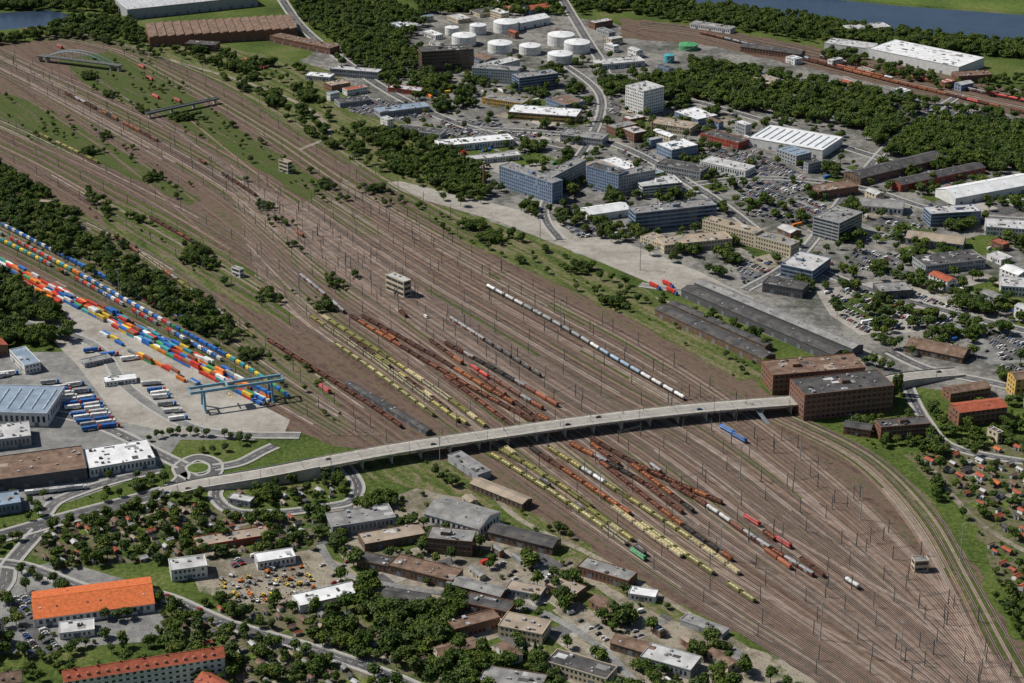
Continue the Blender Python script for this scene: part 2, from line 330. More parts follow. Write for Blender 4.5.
# ---------------------------------------------------------------- Road bridge
def P3(l): return [G(u,v,z)+(z,) for u,v,z in l]
deckpts=cat(P3([(318,463,9),(400,448,9),(500,433,9),(600,419,9),(700,408,9),(802,400,9)]),10)
lramp=cat(P3([(165,492,.45),(200,484,2.2),(255,475,6.2),(318,463,9)]),8)
rramp=cat(P3([(802,400,9),(850,392,8.5),(900,378,6),(960,372,.5)]),8)
br=empty('road_bridge')
d=MB(); ribbon(d,deckpts,-8.6,8.6,'bridge_concrete',z=-.15,zb=-.75); ribbon(d,deckpts,-6,6,'bridge_deck',z=0.0)
ribbon(d,deckpts,6,8.6,'bridge_concrete',z=.15,zb=-.12); ribbon(d,deckpts,-8.6,-6,'bridge_concrete',z=.15,zb=-.12)
d.obj('deck',parent=br)
d=MB()
for o in (-6.5,-2.2,2.2,6.5): ribbon(d,deckpts,o-.35,o+.35,'bridge_steel',z=-.752,zb=-2.3)
d.obj('girders',parent=br)
d=MB()
for s in (-1,1):
    ribbon(d,deckpts,min(s*8.4,s*8.5),max(s*8.4,s*8.5),'metal',z=1.2,zb=1.08); 
    ribbon(d,deckpts,min(s*8.61,s*8.8),max(s*8.61,s*8.8),'bridge_concrete',z=.5,zb=-1.0)
    for (x,y,z,a) in walk(deckpts,2.5): d.box(x-sin(a)*s*8.45,y+cos(a)*s*8.45,z+.15,.12,.1,1.0,'metal',ang=a)
d.obj('railings',parent=br)
d=MB()
for (x,y,z,a) in walk(deckpts,24,10):
    d.box(x,y,z-3.3,1.4,15.5,.998,'bridge_concrete',ang=a)
    for o in (-6.2,-2.1,2.1,6.2): d.box(x-sin(a)*o,y+cos(a)*o,-.3,1.1,1.1,z-3.0,'bridge_concrete',ang=a)
d.obj('piers',parent=br)
d=MB()
for k,PP in enumerate((deckpts,lramp,rramp)):
    for (x,y,z,a) in walk(PP,9,4): d.box(x,y,z+.02,4.5,.22,.012,'white_paint',ang=a)
    for s in (-5.6,5.4): ribbon(d,PP,s,s+.2,'white_paint',z=.025)
    for (x,y,z,a) in walk(PP,24,10): d.box(x,y,z+.008,.35,11.8,.006,'r_dark',ang=a)
d.obj('lane_markings',parent=br)
d=MB()
for PP in (lramp,rramp):
    ribbon(d,PP,-8.6,8.6,'bridge_concrete',z=-.15,zb=-99); ribbon(d,PP,-6,6,'bridge_deck',z=0.0)
    ribbon(d,PP,6,8.6,'bridge_concrete',z=.15,zb=-.12); ribbon(d,PP,-8.6,-6,'bridge_concrete',z=.15,zb=-.12)
    for s in (-8.5,8.4): ribbon(d,PP,s,s+.1,'metal',z=1.1,zb=.2)
    for (x,y,_,a) in walk(PP,4): mark_rect(x,y,a,3,9,2)
d.obj('approach_ramps',parent=br)
d=MB(); x0,y0=G(752,404,9); x1,y1=G(768,424,0)
for i in range(24):
    t=i/23; d.box(x0+(x1-x0)*t,y0+(y1-y0)*t,9*(1-t)-.3,2.6,2.0,.3,'kerb',ang=atan2(y1-y0,x1-x0))
a=atan2(y1-y0,x1-x0)
for s in (-1.3,1.3):
    o=(-sin(a)*s,cos(a)*s); d.face([(x0+o[0],y0+o[1],8.8),(x1+o[0],y1+o[1],-.2),(x1+o[0],y1+o[1],1.2),(x0+o[0],y0+o[1],10.3)],'r_blue')
d.obj('stairway')
for (x,y,_,a) in walk(deckpts,5): mark_rect(x,y,a,3,9,1)
def lamp_mesh():
    m=MB(); m.cyl((0,0,0),(0,0,9),.18,.11,6,'mast'); m.cyl((0,0,9),(1.6,0,9.4),.07,.06,5,'mast'); m.fru(2.0,0,9.3,9.5,1.1,.45,.8,.3,'metal'); m.box(0,0,0,.5,.5,.3,'kerb'); return m.mesh('street_lamp')
LAMP=lamp_mesh()
for PP,h in ((deckpts,0),(lramp,0),(rramp,0)):
    for n,(x,y,z,a) in enumerate(walk(PP,32,8)):
        s=1 if n%2 else -1; inst('street_lamp',LAMP,x-sin(a)*s*8,y+cos(a)*s*8,z+.15,a-s*pi/2)
for n,(x,y,z,a) in enumerate(walk(main,35,8)): inst('street_lamp',LAMP,x-sin(a)*9,y+cos(a)*9,.4,a-pi/2)
# ---------------------------------------------------------------- buildings
NAMES={'o':'office_building','h':'warehouse','g':'house','f':'factory_hall','b':'brick_building','a':'apartment_building','s':'shed'}
def bld(kind,L,D,h,fl,wall,roof,loc,ang,style='w',name=None,mark=True):
    m=MB(); gab=kind=='g' or style in('gab','gx')
    m.box(L/2,D/2,-.3,L,D,h+.3,wall,top=roof)
    if not gab:
        t=.35
        for (cx,cy,sx,sy) in ((L/2,-.02,L+.1,t),(L/2,D+.02,L+.1,t),(-.02,D/2,t,D-t-.05),(L+.02,D/2,t,D-t-.05)): m.box(cx,cy,h-.25,sx,sy,.8,wall if roof not in('r_white',) else 'r_light')
        ar=L*D
        n=int(min(18,ar/90))
        if style=='sky':
            ns=max(2,int(L/9))
            for i in range(ns): m.fru((i+.5)*L/ns,D/2,h+.003,h+.8,1.8,D*.74,1.0,D*.72,'skylight')
        elif style=='saw':
            ns=max(3,int(L/12)); w=L/ns
            for i in range(ns):
                x0=i*w+.1;x1=(i+1)*w-.3;z=h+.56
                m.face([(x0,.5,z),(x1,.5,z),(x1,.5,z+2)],wall); m.face([(x0,D-.5,z),(x1,D-.5,z+2),(x1,D-.5,z)],wall)
                m.face([(x0,.5,z),(x1,.5,z+2),(x1,D-.5,z+2),(x0,D-.5,z)],roof); m.face([(x1,.5,z),(x1,D-.5,z),(x1,D-.5,z+2),(x1,.5,z+2)],'skylight')
        else:
            for i in range(n):
                x=U(2,L-2) if L>5 else L/2; y=U(1.5,D-1.5) if D>4 else D/2; s=U(.8,2.6)
                m.box(x,y,h+.003,min(s,L*.3),min(s*U(.6,1.3),D*.3),U(.5,1.6),random.choice(['metal','r_dark','r_light','w_grey']))
            if ar>350 and fl>=3: m.box(L*U(.3,.7),D*.5,h+.004,min(7,L*.3),min(5,D*.45),2.8,wall,top=roof)
            for i in range(int(ar/300)):
                m.box(U(3,max(3.1,L-3)),U(2,max(2.1,D-2)),h+.02+.01*i,min(U(3,9),L*.4),min(U(2,6),D*.4),.01,random.choice(['r_dark','r_grey','r_light','r_grey']) if roof!='r_brown' else random.choice(['r_brown','r_dark','r_tan']))
    else:
        rh=min(L,D)*.5*(.28 if kind!='g' and style=='gab' else .62); e=.5; z=h+.004
        if L>=D:
            yr=D/2
            A=[(-e,-e,z-.2),(L+e,-e,z-.2),(L+e,yr,z+rh),(-e,yr,z+rh)]; B2=[(-e,yr,z+rh),(L+e,yr,z+rh),(L+e,D+e,z-.2),(-e,D+e,z-.2)]
            m.face([(0,0,z),(0,yr,z+rh-.1),(0,D,z)],wall); m.face([(L,0,z),(L,D,z),(L,yr,z+rh-.1)],wall)
            m.box(L/2,yr,z+rh-.05,L+1,.5,.15,roof)
            if style!='gab':
                for i in range(max(1,int(L/14))): m.box((i+.5)*L/max(1,int(L/14)),yr+U(-1,1)*.8,z+rh*.6,.9,.7,rh*.4+1.2,'w_brick')
                if fl>=3:
                    for i in range(int(L/6)):
                        m.box(i*6+3,D*.17+.6,z+rh*.18,1.6,2.2,rh*.42,'w_white',top=roof); m.box(i*6+3,D*.17-.52,z+rh*.24,1.1,.05,rh*.26,'glass')
        else:
            xr=L/2
            A=[(-e,-e,z-.2),(xr,-e,z+rh),(xr,D+e,z+rh),(-e,D+e,z-.2)]; B2=[(xr,-e,z+rh),(L+e,-e,z-.2),(L+e,D+e,z-.2),(xr,D+e,z+rh)]
            m.face([(0,0,z),(L,0,z),(xr,0,z+rh-.1)],wall); m.face([(0,D,z),(xr,D,z+rh-.1),(L,D,z)],wall)
            m.box(xr,D/2,z+rh-.05,.5,D+1,.15,roof)
        m.face(A,roof); m.face(B2,roof)
        if style=='gab' and max(L,D)>25:
            ns=int(max(L,D)/9)
            for i in range(ns):
                if L>=D: 
                    x=(i+.5)*L/ns+U(-1.5,1.5)
                    for s in (.25,.75):
                        if R()<.6: continue
                        yc=D*s; zz=z+rh*(1-abs(yc-yr)/yr); m.box(x,yc,zz-.25,1.2,1.5,.5,random.choice(['skylight','r_dark','r_dark']))
    if fl>0:
        fh=h/fl
        def side(length,fn):
            if style=='r':
                for k in range(fl):
                    z0=k*fh+fh*.32; z1=k*fh+fh*.82
                    nseg=max(1,int(length/7)); w=(length-1.2)/nseg
                    for i in range(nseg): fn(.6+i*w+.2,.6+(i+1)*w-.2,z0,z1)
            else:
                sp=3.1 if style=='w' else 4.4; n=int((length-1)/sp)
                if n<1: return
                off=(length-n*sp)/2
                for k in range(fl):
                    z0=k*fh+fh*.33; z1=k*fh+fh*.78
                    for i in range(n):
                        if R()<.04: continue
                        fn(off+i*sp+sp*.25,off+i*sp+sp*.75,z0,z1)
        e=.05
        side(L,lambda a,b,z0,z1:m.face([(a,-e,z0),(b,-e,z0),(b,-e,z1),(a,-e,z1)],'glass'))
        side(L,lambda a,b,z0,z1:m.face([(b,D+e,z0),(a,D+e,z0),(a,D+e,z1),(b,D+e,z1)],'glass'))
        side(D,lambda a,b,z0,z1:m.face([(L+e,a,z0),(L+e,b,z0),(L+e,b,z1),(L+e,a,z1)],'glass'))
        side(D,lambda a,b,z0,z1:m.face([(-e,b,z0),(-e,a,z0),(-e,a,z1),(-e,b,z1)],'glass'))
        if kind in('b','a') :
            for k in range(1,fl): m.box(L/2,-.02,k*fh,L+.05,.12,.25,'kerb')
    if kind in('h','f') or fl==0:
        n=max(1,int(L/16))
        for i in range(n): m.box((i+.5)*L/n,-.04,0,3.6,.12,min(3.8,h*.75),'door')
    else: m.box(L*.5,-.5,0,2.2,1.0,2.6,'door',top='r_dark')
    if mark: mark_rect(loc[0]+cos(ang)*L/2-sin(ang)*D/2,loc[1]+sin(ang)*L/2+cos(ang)*D/2,ang,L/2,D/2)
    return m.obj(name or NAMES.get(kind,'building'),(loc[0],loc[1],0),ang)
def B(kind,ax,ay,bx,by,D,h,fl,wall,roof,style='w',name=None):
    a=G(ax,ay);b=G(bx,by);L=sqrt((b[0]-a[0])**2+(b[1]-a[1])**2)
    return bld(kind,L,D,h,fl,wall,roof,a,atan2(b[1]-a[1],b[0]-a[0]),style,name)
BL=[
('f',150,47,298,38,80,13,0,'w_brick','r_brown','saw'),('f',128,20,258,6,70,15,0,'w_grey','r_light','sky'),('f',185,50,215,52,20,9,2,'w_brick','r_dark'),
('f',270,42,330,55,20,9,2,'w_brick','r_brown'),('h',305,80,330,82,18,6,1,'w_white','r_white'),('o',330,76,378,80,16,10,2,'w_grey','r_light'),
('o',422,72,474,69,26,27,6,'w_brown','r_dark','r'),('o',472,82,517,85,18,19,5,'w_white','r_grey'),('o',519,92,558,87,22,18,5,'w_blue','r_grey','r'),
('o',488,78,520,70,20,14,4,'w_white','r_light'),('h',482,104,522,110,22,8,2,'w_ochre','r_grey'),('o',508,119,576,124,32,9,2,'w_ochre','r_white','r'),
('o',625,110,643,116,34,31,8,'w_white','r_light'),('h',748,146,822,159,60,10,0,'w_white','r_white','sky'),('h',868,58,958,77,65,13,0,'w_white','r_white'),('h',824,50,870,56,30,10,0,'w_white','r_light'),
('h',958,84,992,82,22,10,1,'w_brick','r_brown'),('h',850,36,890,33,25,9,1,'w_white','r_light'),('h',440,153,514,146,24,8,1,'w_white','r_white'),('h',470,165,520,160,14,6,1,'w_white','r_light'),
('o',499,186,552,204,16,23,6,'w_blue','r_grey','w'),('o',552,196,586,178,14,21,6,'w_grey','r_grey','w'),('o',586,187,618,196,17,24,7,'w_blue','r_dark','w'),('o',618,196,655,189,16,22,6,'w_grey','r_grey','w'),
('o',642,198,682,194,26,13,4,'w_white','r_light','r'),('o',635,233,716,224,20,21,5,'w_blue','r_grey','r'),('o',702,234,754,248,16,15,4,'w_beige','r_tan','w'),('o',754,248,790,258,16,13,3,'w_beige','r_grey','w'),
('h',640,243,664,252,18,7,2,'w_beige','r_tan'),('h',664,254,732,247,24,9,2,'w_beige','r_tan'),('h',780,276,812,283,42,12,3,'w_blue','r_light','r'),('o',812,236,838,243,44,21,6,'w_grey','r_grey','r'),
('o',930,227,980,224,22,14,4,'w_blue','r_light','r'),('h',762,292,802,299,20,9,2,'w_dark','r_dark'),('h',955,206,1040,190,34,9,0,'w_white','r_white','gab'),('h',860,186,948,164,26,9,1,'w_brown','r_dark','gab'),
('h',900,192,985,174,20,8,1,'w_red','r_dark','gab'),('h',590,222,630,216,24,8,0,'w_white','r_white','gab'),('h',905,352,962,364,24,6,1,'w_brown','r_brown','gab'),('h',925,275,985,268,28,9,2,'w_grey','r_dark'),
('h',1000,296,1060,300,25,10,2,'w_white','r_light'),('h',880,300,912,298,22,8,1,'w_dark','r_grey'),('h',600,70,645,66,26,7,1,'w_white','r_light'),('h',560,142,602,147,24,9,2,'w_grey','r_grey'),('h',650,130,690,136,26,9,2,'w_beige','r_tan'),
('h',700,140,738,150,22,8,2,'w_red','r_dark'),('h',655,172,700,180,24,9,2,'w_grey','r_dark'),('h',700,168,745,178,22,8,1,'w_white','r_light'),('h',818,200,858,194,22,9,2,'w_brick','r_brown'),('h',858,212,902,216,26,8,1,'w_white','r_grey','gab'),
('h',905,245,962,252,24,8,1,'w_grey','r_tan','gab'),('h',985,235,1060,240,26,9,2,'w_white','r_light'),('h',380,118,430,112,22,7,1,'w_grey','r_blue'),('h',395,135,440,140,20,7,1,'w_white','r_dark'),('h',340,108,372,104,20,6,1,'w_grey','r_dark'),
('h',388,92,420,96,16,6,1,'w_red','r_light'),('o',740,52,800,60,20,8,1,'w_brick','r_dark','gab'),('h',690,28,730,34,16,7,1,'w_white','r_grey'),
('h',681,297,832,363,17,8,0,'w_dark','r_dark','gab'),('h',694,290,852,357,14,8,0,'w_dark','r_grey','gab'),('h',655,316,762,366,16,7,0,'w_brown','r_dark','gab'),('h',668,309,765,352,9,6,0,'w_brown','r_dark','gab'),
('b',772,395,864,387,30,18,4,'w_brick','r_brown','i'),('b',803,421,892,411,32,23,5,'w_brick','r_dark','i'),
('b',880,440,930,436,14,11,3,'w_brick','r_dark'),('b',958,427,1006,421,18,13,3,'w_brick','r_red','gab'),('b',843,434,870,438,12,7,2,'w_brick','r_dark','gab'),('a',1014,398,1060,394,16,17,4,'w_ochre','r_brown','gab'),
('b',950,402,990,396,14,8,2,'w_brick','r_brown','gab'),
('s',345,387,426,436,6.5,4,0,'w_dark','r_dark','gab'),
('h',-60,424,48,427,52,12,1,'w_white','r_blue','sky'),('h',-60,500,88,480,40,10,0,'w_dark','r_brown'),('h',90,478,156,467,34,8,1,'w_white','r_white'),('h',-30,520,22,512,20,8,1,'w_blue','r_blue'),
('h',105,387,137,383,12,4,1,'w_white','r_white'),('h',-40,455,32,446,28,9,1,'w_grey','r_light'),('h',85,368,112,362,10,4,1,'w_grey','r_grey'),
('h',35,628,155,612,36,7,1,'w_white','r_orange','gab'),('h',60,640,95,636,14,5,1,'w_white','r_light'),('h',172,582,208,577,16,9,2,'w_white','r_light'),('h',197,553,270,541,14,5,1,'w_red','r_tan'),('h',258,570,296,564,13,6,1,'w_white','r_white'),
('s',228,504,250,508,8,5,1,'w_grey','r_light'),
('a',66,702,226,677,13,15,4,'w_white','r_red','gx'),('a',196,702,262,740,13,15,4,'w_white','r_red','gx'),('a',-60,712,24,700,13,14,4,'w_beige','r_brown','gx'),('a',-20,665,6,640,12,14,4,'w_beige','r_dark','gx'),
('h',424,524,479,540,30,9,1,'w_white','r_grey','gab'),('b',427,553,472,557,17,12,3,'w_brown','r_grey'),('h',365,552,426,541,17,6,1,'w_brown','r_tan'),('h',333,537,396,527,22,8,1,'w_grey','r_grey'),('h',388,574,452,590,17,7,1,'w_brown','r_brown'),
('h',300,614,360,600,16,6,0,'w_white','r_white'),('h',357,567,388,574,12,6,1,'w_brown','r_dark'),('s',448,462,478,482,12,6,0,'w_grey','r_grey'),('s',470,490,522,511,12,6,1,'w_brown','r_tan','gab'),('s',447,590,500,604,12,6,1,'w_brown','r_grey','gab'),
('h',488,540,552,556,15,7,1,'w_brown','r_dark','gab'),('h',577,575,628,590,14,7,1,'w_brick','r_grey'),('h',628,600,655,604,10,5,1,'w_white','r_white'),('h',498,636,542,645,18,8,2,'w_beige','r_tan'),('h',455,640,500,628,12,8,2,'w_brick','r_brown'),
('h',545,592,575,603,14,6,1,'w_brown','r_tan'),('h',380,605,425,612,14,6,1,'w_grey','r_dark','gab'),('h',640,666,690,680,18,7,1,'w_grey','r_light'),('h',546,672,606,690,16,8,2,'w_beige','r_dark'),('h',478,690,540,700,18,7,1,'w_brown','r_grey'),
('h',462,610,508,620,14,6,1,'w_brick','r_dark'),('h',505,595,540,602,12,5,1,'w_grey','r_tan'),('h',610,650,650,662,12,6,1,'w_brown','r_brown','gab'),('h',680,625,722,640,9,4,0,'w_grey','r_grey'),('h',440,665,480,655,12,7,2,'w_beige','r_brown','gab'),
]
for b in BL: B(*b)
B('o',386,290,404,298,9,16,3,'w_beige','r_light','r','signal_box'); B('o',279,171,288,174,7,13,3,'w_beige','r_tan','r','signal_box'); B('o',914,573,928,572,7,9,2,'w_beige','r_grey','r','signal_box'); B('o',232,275,240,278,5,8,2,'w_white','r_grey','r','signal_box')
B('o',38,207,52,208,7,6,1,'w_beige','r_tan','w','signal_box')
def tank(u,v,r,h,mat='w_white'):
    x,y=G(u,v); m=MB(); n=28; m.cyl((0,0,0),(0,0,h),r,r,n,mat,caps=False)
    m.cyl((0,0,h),(0,0,h+r*.14),r,r*.12,n,'r_white' if mat=='w_white' else mat); m.cyl((0,0,h-.35),(0,0,h+.08),r+.15,r+.15,n,'r_light',caps=False); m.cyl((0,0,h*.5),(0,0,h*.5+.25),r+.12,r+.12,n,'metal',caps=False)
    m.cyl((0,0,h+r*.14),(0,0,h+r*.14+1),.7,.7,8,'metal')
    for i in range(14):
        t=i/13*1.3-2.2; m.box(cos(t)*(r+.6),sin(t)*(r+.6),h*i/13,1.0,1.6,.25,'metal',ang=t)
    for i in range(16):
        t=i/16*2*pi; m.cyl((cos(t)*(r-.3),sin(t)*(r-.3),h),(cos(t)*(r-.3),sin(t)*(r-.3),h+1.1),.06,.06,4,'metal')
    m.obj('storage_tank',(x,y,0)); mark_rect(x,y,0,r,r)
for t in [(464,44,17,13),(506,31,18,14),(478,33,12,12),(500,51,17,12),(530,53,15,11),(561,44,19,14),(577,51,18,13),(560,62,17,12),(688,49,13,7,'c_green'),(669,62,7,10,'c_teal'),(452,34,10,10)]: tank(*t)
B('h',520,30,550,24,26,10,0,'w_white','r_white','gab')
m=MB(); m.cyl((0,0,0),(0,0,34),1.6,1.0,14,'w_brick'); m.cyl((0,0,34),(0,0,34.6),1.25,1.25,14,'kerb'); x,y=G(484,192); m.obj('chimney',(x,y,0))
m=MB(); m.cyl((0,0,0),(0,0,26),1.2,.8,14,'w_brick'); x,y=G(652,140); m.obj('chimney',(x,y,0))
# ---------------------------------------------------------------- vehicles (prototypes)
def car_mesh():
    m=MB(); m.fru(0,0,.28,.62,4.4,1.78,4.5,1.8,'car_paint'); m.fru(0,0,.62,.9,4.5,1.8,4.2,1.7,'car_paint'); m.fru(-.25,0,.9,1.36,2.9,1.62,1.9,1.35,'car_glass'); m.fru(-.27,0,1.36,1.46,1.9,1.36,1.7,1.2,'car_paint')
    for x in (-1.4,1.4):
        for y in (-.82,.82): m.cyl((x,y-.1,.32),(x,y+.1,.32),.32,.32,8,'tyre')
    for y in (-.6,.6): m.box(2.22,y,.6,.06,.35,.16,'white_paint'); m.box(-2.22,y,.62,.06,.35,.16,'c_red')
    return m.mesh('parked_car')
def van_mesh():
    m=MB(); m.fru(-.4,0,.4,2.4,4.6,1.95,4.5,1.8,'c_white'); m.fru(2.3,0,.4,1.3,1.2,1.9,.9,1.8,'c_white'); m.fru(2.1,0,1.3,2.2,.9,1.8,.2,1.7,'car_glass',dx=-.35)
    for x in (-1.6,1.9):
        for y in (-.9,.9): m.cyl((x,y-.12,.36),(x,y+.12,.36),.36,.36,8,'tyre')
    return m.mesh('van')
def truck_mesh(c):
    m=MB(); m.box(-1.5,0,1.1,12.6,2.5,2.8,c); m.box(-1.5,0,.8,12.4,1.0,.28,'steel_dark'); m.fru(6.6,0,.6,3.3,2.3,2.4,1.9,2.3,random.choice(['c_white','c_blue','c_red'])); m.box(7.72,0,1.9,.06,2.1,.9,'car_glass')
    for i in range(11): m.box(-7.3+i*1.15,0,1.15,.1,2.58,2.6,c)
    for x in (-6,-4.8,-3.6,4.6,7.0):
        for y in (-1.05,1.05): m.cyl((x,y-.16,.5),(x,y+.16,.5),.5,.5,10,'tyre')
    return m.mesh('truck')
CAR=car_mesh(); VAN=van_mesh(); TRK=[truck_mesh(c) for c in('c_white','c_white','c_grey','c_white','c_blue')]
def running(m,L,c='steel_dark'):
    m.box(0,0,.95,L,2.3,.3,c)
    for s in (-1,1):
        m.box(s*(L/2-2.3),0,.5,3.0,1.9,.35,'steel_dark')
        for d in (-.9,.9):
            for y in (-.78,.78): m.cyl((s*(L/2-2.3)+d,y-.07,.5),(s*(L/2-2.3)+d,y+.07,.5),.46,.46,10,'steel_dark')
        for y in (-.85,.85): m.cyl((s*L/2,y,1.1),(s*(L/2+.5),y,1.1),.14,.2,6,'steel_dark')
def hopper(c,load):
    L=13.5; m=MB(); running(m,L); z0=1.26
    for s in (-1,1): m.fru(0,s*1.35,z0,3.4,L-.6,.1,L-.4,.12,c,dy=s*.12)
    for s in (-1,1): m.fru(s*(L/2-.3),0,z0,3.4,.12,2.7,.12,2.9,c)
    m.box(0,0,z0,L-.8,2.6,1.1,load)
    for s in (-1,0,1): m.fru(s*L*.29,0,z0+1.1,z0+U(1.7,2.3),L*.28,2.5,L*.08,.5,load)
    for i in range(9):
        for s in (-1,1): m.fru(-L/2+.8+i*(L-1.6)/8,s*1.47,z0,3.42,.16,.12,.16,.12,c,dy=s*.1)
    return m.mesh('hopper_wagon')
def tankw(c):
    L=14; m=MB(); running(m,L); r=1.48; zc=1.3+r; n=16
    xs=[(-6.5,.35),(-6.3,1.0),(-5.9,1.3),(-5.3,r),(5.3,r),(5.9,1.3),(6.3,1.0),(6.5,.35)]
    for a,b in zip(xs[:-1],xs[1:]): m.cyl((a[0],0,zc),(b[0],0,zc),a[1],b[1],n,c,caps=False)
    m.cyl((-6.5,0,zc),(-6.51,0,zc),.35,.3,n,c); m.cyl((6.5,0,zc),(6.51,0,zc),.35,.3,n,c)
    m.cyl((0,0,zc+r-.1),(0,0,zc+r+.35),.45,.45,10,'metal'); m.box(0,.0,zc+r+.02,5,.8,.06,'metal'); m.box(-6.9,0,1.25,.1,2.2,1.2,'steel_dark')
    for x in (-4,4): m.box(x,0,1.2,.4,2.5,.9,'steel_dark')
    for x in (-2.7,0,2.7): m.cyl((x-.06,0,zc),(x+.06,0,zc),r+.03,r+.03,n,'metal',caps=False)
    return m.mesh('tank_wagon')
def covered(c,rf='c_grey'):
    L=14; m=MB(); running(m,L); m.box(0,0,1.26,L-.3,2.8,2.2,c); m.fru(0,0,3.462,3.85,L-.2,2.9,L-.2,2.0,rf); m.fru(0,0,3.852,4.05,L-.2,2.0,L-.2,.8,rf)
    for i in range(12):
        for s in (-1,1): m.box(-L/2+.6+i*(L-1.2)/11,s*1.42,1.26,.14,.1,2.2,c)
    for s in (-1,1): m.box(0,s*1.47,1.35,3.2,.08,2.0,rf)
    return m.mesh('covered_wagon')
def cont(c,L=12.2,z0=0,m=None,x0=0):
    own=m is None
    if own: m=MB()
    m.box(x0,0,z0,L,2.36,2.6,c); n=int(L/.6)
    for i in range(n):
        for s in (-1,1): m.box(x0-L/2+.3+i*(L-.6)/(n-1),s*1.2,z0+.15,.22,.06,2.3,c)
    for sx in (-1,1):
        for sy in (-1,1): m.box(x0+sx*(L/2-.09),sy*1.13,z0-.01,.22,.22,2.64,c)
    m.box(x0+L/2+.02,0,z0+.2,.05,.08,2.2,'metal')
    return m.mesh('shipping_container') if own else None
def contw(c1,c2):
    L=14; m=MB(); running(m,L); cont(c1,6.1,1.27,m,-3.3); cont(c2,6.1,1.27,m,3.3); return m.mesh('container_wagon')
def loco(c,s2):
    L=17; m=MB(); running(m,L); m.box(0,0,1.26,L-.4,2.9,1.0,c); m.box(0,0,2.262,L-1.2,2.75,1.2,c); m.box(0,0,2.3,L-1.1,2.82,.3,s2)
    for s in (-1,1): m.fru(s*(L/2-1.0),0,2.264,3.7,1.7,2.8,1.0,2.5,c,dx=-s*.3); m.box(s*(L/2-.42),0,2.75,.1,2.2,.65,'car_glass')
    m.fru(0,0,3.463,3.8,L-2.6,2.5,L-3,1.6,c)
    for i in range(5): m.box(-5+i*2.5,0,3.8,1.2,1.2,.3,'metal')
    for s in (-1,1):
        for i in range(4): m.box(-4.5+i*3,s*1.41,2.7,1.2,.08,.5,'car_glass')
    m.cyl((-4,0,3.9),(-2.6,0,5),.06,.06,4,'mast'); m.cyl((-2.6,0,5),(-4,0,5.7),.06,.06,4,'mast'); m.box(-4,0,5.7,.2,1.7,.08,'mast')
    return m.mesh('locomotive')
HOP=[hopper('c_olive','c_sand'),hopper('c_olive','c_cream'),hopper('c_cream','c_sand'),hopper('c_olive','c_olive'),hopper('c_olive','steel_dark'),hopper('c_olive','c_sand'),hopper('c_cream','steel_dark')]
HOB=[hopper('c_brown','c_brown'),hopper('c_brown','c_rust'),hopper('c_rust','c_ore'),hopper('c_brown','steel_dark'),hopper('steel_dark','steel_dark'),hopper('c_brown','steel_dark')]
TKW=[tankw('c_tank'),tankw('c_white'),tankw('c_grey'),tankw('c_tank')]; TKD=[tankw('steel_dark')]
TKR=[tankw('c_red')]; COV=[covered('c_brown','c_brown'),covered('c_rust','c_rust'),covered('c_brown')]; COG=[covered('c_grey')]
CNW=[contw('c_blue','c_white'),contw('c_orange','c_orange'),contw('c_red','c_grey'),contw('c_green','c_blue'),contw('c_yellow','c_teal'),contw('c_blue','c_blue')]
LOCR=loco('c_red','c_white'); LOCG=loco('c_green','c_white'); LOCB=loco('c_blue','c_white')
LENS={'hopper_wagon':14.6,'tank_wagon':15.2,'covered_wagon':15.1,'container_wagon':15.1,'locomotive':18.2}
RAILZ=.55; TAKEN=set()
def place(me,x,y,a):
    k=2.0; key=(int(x//k),int(y//k))
    for dx in (-1,0,1):
        for dy in (-1,0,1):
            if (key[0]+dx,key[1]+dy) in TAKEN: return
    for q in range(-6,7,2): TAKEN.add((int((x+cos(a)*q)//k),int((y+sin(a)*q)//k)))
    inst(me.name.split('.')[0],me,x,y,RAILZ,a)
def mixrun(protos):
    """wagons of one kind tend to stand together"""
    cur=random.choice(protos)
    while True:
        if R()<.35: cur=random.choice(protos)
        yield cur
def train(pts,protos,skip=0.0):
    ptsw=walk(cat(W(pts),6),1.0); i=0; g=mixrun(protos)
    while i+16<len(ptsw):
        me=next(g); L=LENS[me.name.split('.')[0]]
        j=min(len(ptsw)-1,int(i+L/2)); x,y,_,a=ptsw[j]
        if R()>=skip: place(me,x,y,a)
        i+=L
def screenx(x,y):
    depth=y*cos(CP)+CH*sin(CP); return 512+CF*x/depth
def nearest(u,v):
    x,y=G(u,v); bd=None
    for T in TRACKS:
        for p,q in zip(T[:-1],T[1:]):
            dx=q[0]-p[0];dy=q[1]-p[1];l=dx*dx+dy*dy
            if l==0: continue
            t=max(0,min(1,((x-p[0])*dx+(y-p[1])*dy)/l)); e=(p[0]+dx*t-x)**2+(p[1]+dy*t-y)**2
            if bd is None or e<bd[0]: bd=(e,T)
    return bd[1]
def TR(u,v,x0,x1,protos,skip=0):
    ww=walk(nearest(u,v),1.0); seg=[q for q in ww if x0<=screenx(q[0],q[1])<=x1]; i=0; g=mixrun(protos)
    while i+16<len(seg):
        me=next(g); L=LENS[me.name.split('.')[0]]; x,y,_,a=seg[int(i+L/2)]
        if R()>=skip: place(me,x,y,a)
        i+=L
def single(me,u,v,a=None):
    x,y=G(u,v); a=TA if a is None else a
    for q in range(-8,9,2): TAKEN.add((int((x+cos(a)*q)//2),int((y+sin(a)*q)//2)))
    inst(me.name.split('.')[0],me,x,y,RAILZ,a)
single(TKR[0],475,371); single(TKR[0],484,377); single(LOCR,325,391); single(LOCG,638,557); single(LOCB,727,432,TA+.02); single(LOCB,739,440,TA+.02); single(TKW[1],852,586); single(LOCR,783,545); single(LOCR,752,523)
train([(487,288),(560,328),(620,364),(690,404)],TKW)
train([(310,318),(360,352),(410,388),(468,430)],HOP); train([(322,318),(380,355),(440,395),(490,432)],HOP,.05)
